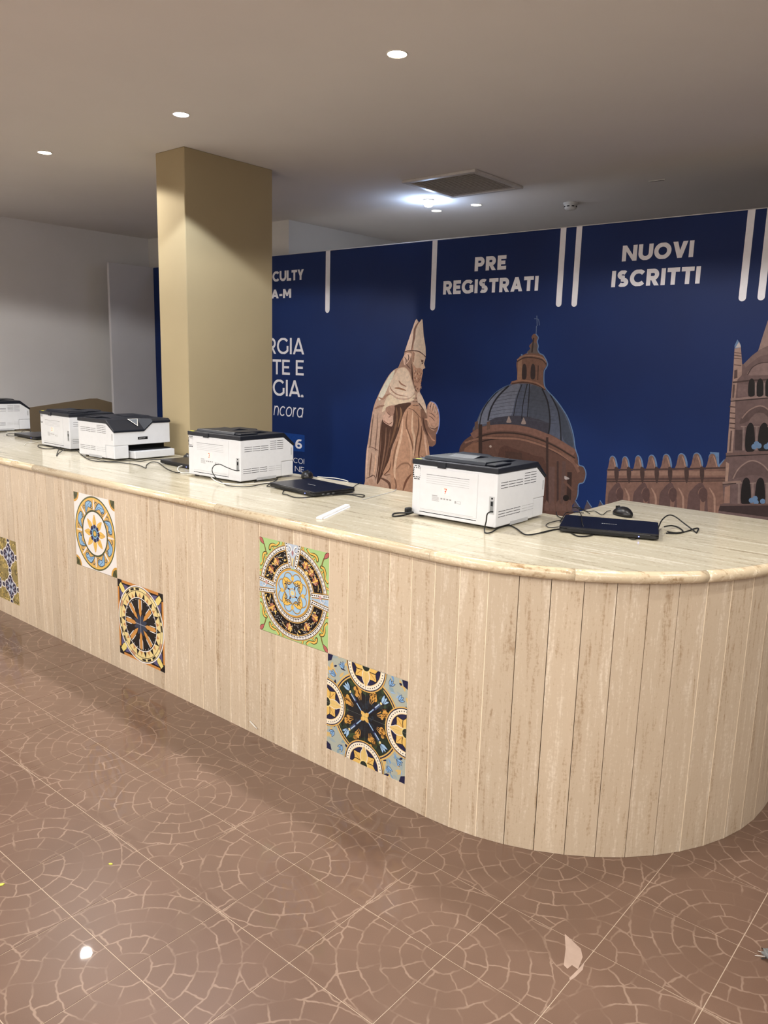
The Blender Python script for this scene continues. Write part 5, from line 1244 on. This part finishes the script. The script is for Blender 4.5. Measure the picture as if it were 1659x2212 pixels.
cable('mouse_cord', 'thin dark cord coiled in front of the farthest laptop', K6((170, 400), (80, 400), (55, 390), (90, 380), (160, 382), (200, 355, 1.006), (240, 345, 1.008), (262, 360), (240, 385)), 0.002, group=G)
cable('white_cable', 'pale cord lying beside the printer marked 2', K6((205, 484), (230, 462), (280, 458), (345, 448)), 0.002, 'cable_white', group=G)
cable('wall_cable', 'black cable arching from the turned printer against the pillar', [at(371, 915, 1, 0.80), at(384, 902, 1, 0.82), at(398, 898, 1, 0.83), at(412, 910, 1, 0.84), at(424, 935, 1, 0.84)] and [(371, 915, 1.14), (384, 902, 1.17), (398, 898, 1.175), (411, 909, 1.15), (424, 935, 1.07), (428, 960, 1.01)], 0.0026, group=G)

# ------------------------------------------------------------------ loose things
a, b = at(689, 1122, 2, ZTOP), at(750, 1094, 2, ZTOP); d = (b-a); L = d.length
MAT['white_plastic'] = plain('white_plastic_strip', (214, 214, 217), 0.4, 0.4)
ws = tag(empty('plastic_strip', a, math.atan2(d.y, d.x)), 'narrow white plastic trim strip lying on the worktop', 'strip')
loft('channel', [[(x, -0.013, 0.0), (x, 0.013, 0.0), (x, 0.013, 0.006), (x, 0.010, 0.010), (x, -0.010, 0.010), (x, -0.013, 0.006)] for x in (0.0, L)], MAT['white_plastic'], ws, bev=0.001)
loft('lip', [[(x, -0.020, 0.0), (x, -0.0135, 0.0), (x, -0.0135, 0.004), (x, -0.020, 0.002)] for x in (0.01, L-0.01)], MAT['white_plastic'], ws)
MAT['leaf'] = plain('yellow_leaf', (206, 206, 90), 0.6, 0.3)
MAT['scrap'] = plain('white_paper_scrap', (222, 220, 214), 0.7, 0.2)
MAT['fluff'] = plain('grey_fluff', (120, 122, 122), 0.9, 0.1)
def leaf_bit(px, py, ln, ang, label):
    p = at(px, py, 2, 0.0); pts = [(-ln/2, 0), (-ln*0.2, ln*0.28), (ln*0.25, ln*0.22), (ln/2, 0), (ln*0.2, -ln*0.25), (-ln*0.25, -ln*0.2)]
    n = len(pts); o = mesh_obj('fallen_leaf', [(x, y, 0.0005) for x, y in pts]+[(x*0.95, y*0.95, 0.0022+0.002*abs(x)/ln) for x, y in pts], [tuple(range(n-1, -1, -1)), tuple(range(n, 2*n))]+[(i, (i+1) % n, n+(i+1) % n, n+i) for i in range(n)], MAT['leaf'])
    o.location = (p.x, p.y, 0); o.rotation_euler = (0, 0, ang); tag(o, label, 'leaf', 'fallen leaf bits')
leaf_bit(239, 1867, 0.014, 0.6, 'tiny yellow leaf bit lying alone on the open floor tiles')
leaf_bit(2, 1912, 0.022, 1.2, 'yellow leaf bit on the floor at the photo edge')
q = at(549, 1566, 1, -0.004)
sc_ = tube_mesh('paper_scrap', [at(540, 1558, 1, -0.003)-q, Vector((0, -0.003, 0)), at(555, 1574, 1, -0.006)-q], 0.0025, MAT['scrap']); sc_.location = q; tag(sc_, 'small white paper scrap caught at the foot of the counter', 'scrap')
MAT['glare'] = plain('pale_painted_glare', (176, 154, 140), 0.12, 0.5)  # bright reflected light on the floor, painted as thin pale pieces
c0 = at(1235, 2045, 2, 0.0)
sf = tag(empty('floor_glare', (c0.x, c0.y, 0.0)), 'pale shiny patch painted for the bright reflection on the floor tiles before the curved counter end', 'glare')
for nm, pl in (('glare_patch', [(780, 635), (800, 652), (850, 700), (858, 735), (838, 788), (812, 770), (792, 786), (776, 770), (784, 700)]), ('glare_streak', [(866, 758), (858, 790), (826, 822), (802, 838), (800, 828), (836, 792)])):
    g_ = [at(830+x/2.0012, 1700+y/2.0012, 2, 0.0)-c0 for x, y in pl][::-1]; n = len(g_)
    mesh_obj(nm, [(p.x, p.y, 0.0001) for p in g_]+[(p.x*0.99, p.y*0.99, 0.0005) for p in g_], [tuple(range(n, 2*n)), tuple(range(n-1, -1, -1))]+[(i, (i+1) % n, n+(i+1) % n, n+i) for i in range(n)], MAT['glare'], sf)
q = at(1662, 2068, 2, 0.0); rs = random.Random(2)
bm = bmesh.new(); bmesh.ops.create_icosphere(bm, subdivisions=3, radius=1.0)
for v in bm.verts: v.co = Vector((v.co.x*0.030, v.co.y*0.022, max(0.0, 0.010+v.co.z*0.011)))*(1+rs.uniform(-0.25, 0.25))
fl = empty('dust_clump', (q.x+0.012, q.y, 0.0)); tag(fl, 'grey clump of fluff on the floor at the photo edge', 'fluff')
bm_obj('clump', bm, MAT['fluff'], fl, False)
for k in range(7):
    a_ = rs.uniform(2.0, 4.6); r = rs.uniform(0.03, 0.055)
    tube_mesh('fibre', spline([(0.01*math.cos(a_), 0.01*math.sin(a_), 0.006), (r*0.6*math.cos(a_+0.2), r*0.6*math.sin(a_+0.2), 0.009), (r*math.cos(a_), r*math.sin(a_), 0.002)], 4), 0.0009, MAT['scrap'] if k % 2 else MAT['black'], fl, 5)

# ------------------------------------------------------------------ ceiling vent, smoke detector
MAT['vent_grey'] = plain('grey_vent_metal', (196, 193, 191), 0.5, 0.4)
MAT['vent_slat'] = plain('dull_vent_slat', (186, 181, 179), 0.6, 0.3)
MAT['vent_dark'] = plain('dark_vent_inside', (38, 36, 35), 0.8, 0.1)
gx, gy, gs = -1.275, 2.59, 0.60
vent = tag(empty('ceiling_vent', (gx, gy, CEIL)), 'square grey slatted air vent set in the ceiling', 'vent')
box('cavity', -0.27, 0.27, -0.27, 0.27, -0.004, -0.001, MAT['vent_dark'], vent)
h = gs/2
for nm, b4 in (('frame_side', (-h, h, -h, -0.262)), ('frame_side', (-h, h, 0.262, h)), ('frame_side', (-h, -0.262, -0.262, 0.262)), ('frame_side', (0.262, h, -0.262, 0.262))):
    box(nm, *b4, -0.018, -0.0005, MAT['vent_grey'], vent, bev=0.003)
for k in range(26):
    y = -0.255+k*0.0204
    o = box('slat', -0.262, 0.262, -0.0075, 0.0075, -0.0012, 0.0012, MAT['vent_slat'], vent); o.location = (0, y, -0.011); o.rotation_euler = (math.radians(18), 0, 0)
MAT['detector'] = plain('white_detector_plastic', (206, 204, 200), 0.5, 0.3)
q = at(1233, 438, 2, CEIL)
sd = tag(empty('smoke_detector', (q.x, q.y, CEIL)), 'small white round smoke detector on the ceiling above the backdrop', 'smoke detector')
lathe('base', [(0.0, 0.0), (0.055, 0.0), (0.055, -0.014), (0.05, -0.016)], MAT['detector'], sd)
lathe('dome', [(0.048, -0.0155), (0.046, -0.040), (0.036, -0.050), (0.0, -0.052)], MAT['detector'], sd)
for k in range(8):
    o = box('slot', 0.0455, 0.0482, -0.010, 0.010, -0.034, -0.026, MAT['slot'], sd); o.rotation_euler = (0, 0, math.radians(45*k-40))
q = at(1420, 389, 2, CEIL)
cp = tag(empty('ceiling_plate', (q.x, q.y, CEIL)), 'tiny flush white slot plate in the dim ceiling corner', 'plate')
box('cover', -0.055, 0.055, -0.012, 0.012, -0.006, 0.0, MAT['detector'], cp, bev=0.002); box('slot', -0.045, 0.045, -0.004, 0.004, -0.0065, -0.0055, MAT['slot'], cp)
# ------------------------------------------------------------------ downlights (lamp light sits in its builder)
MAT['trim_white'] = plain('white_lamp_trim', (225, 222, 215), 0.4)
MAT['lens_warm'] = emit('warm_lamp_lens', (255, 240, 205), 30.0)
MAT['lens_cool'] = emit('cool_lamp_lens', (225, 238, 255), 30.0)
def downlight(x, y, warm, watt, label, cone=154.0, tilt=None):
    o = tag(empty('ceiling_downlight', (x, y, CEIL)), label, 'ceiling light', 'recessed downlights in the ceiling')
    lathe('trim_ring', [(0.044, 0.0), (0.044, -0.003), (0.042, -0.004), (0.039, -0.003), (0.039, 0.0)], MAT['trim_white'], o)
    cyl('lens', 0, 0, -0.0022, -0.0006, 0.0388, 0.0388, MAT['lens_warm'] if warm else MAT['lens_cool'], o)
    l = bpy.data.lights.new('lamp', 'SPOT'); l.energy = watt; l.spot_size = math.radians(cone); l.spot_blend = 0.12; l.shadow_soft_size = 0.037
    l.color = (1.0, 0.965, 0.915) if warm else (0.84, 0.91, 1.0)
    lo = bpy.data.objects.new('lamp', l); link(lo, o); lo.location = (0, 0, -0.012)
    return o
VIS = [(-0.185, 0.545, True, LAMP_W*1.3, 'bright warm round ceiling downlight above the middle of the counter'),
       (-1.59, 0.51, False, LAMP_W*1.1, 'cool white round ceiling downlight just before the pillar', 121.0),
       (-2.952, 0.475, True, LAMP_W*1.75, 'small warm ceiling downlight farthest from the vent, near the grey wall'),
       (-1.609, 3.25, True, LAMP_W*0.5, 'warm ceiling downlight beside the ceiling vent, nearest the smoke detector'),
       (-2.014, 3.28, True, LAMP_W*0.5, 'small dim-rimmed ceiling downlight lowest of the three behind the banner')]
for a in VIS: downlight(*a)
for yy in (-2.45, -3.9, -5.3):
    for xx_ in (-4.3, -2.95, -1.57, -0.18, 1.22, 2.62, 4.1):
        downlight(xx_, yy, True, LAMP_W*1.15, 'warm round ceiling downlight over the open hall')
for xx_ in (1.22, 2.62, 4.1):
    downlight(xx_, 0.53, True, LAMP_W*1.1, 'warm round ceiling downlight in line over the counter')
# bare cold bulb hanging out of its hole: it washes the ceiling with bluish light
bl = tag(empty('ceiling_bulb', (-1.81, 2.905, CEIL)), 'glaring bluish white bulb hanging from the ceiling between vent and banner', 'ceiling light')
lathe('bulb_socket', [(0.045, 0.0), (0.045, -0.006), (0.030, -0.010), (0.020, -0.016)], MAT['trim_white'], bl)
MAT['bulb_glass'] = emit('cold_bulb_glass', (228, 238, 255), 40.0)
lathe('bulb', [(0.020, -0.016), (0.034, -0.024), (0.036, -0.036), (0.026, -0.048), (0.0, -0.054)], MAT['bulb_glass'], bl)
l = bpy.data.lights.new('lamp', 'POINT'); l.energy = 5.0; l.color = (0.50, 0.68, 1.0); l.shadow_soft_size = 0.02
lo = bpy.data.objects.new('lamp', l); link(lo, bl); lo.location = (0, 0, -0.085)
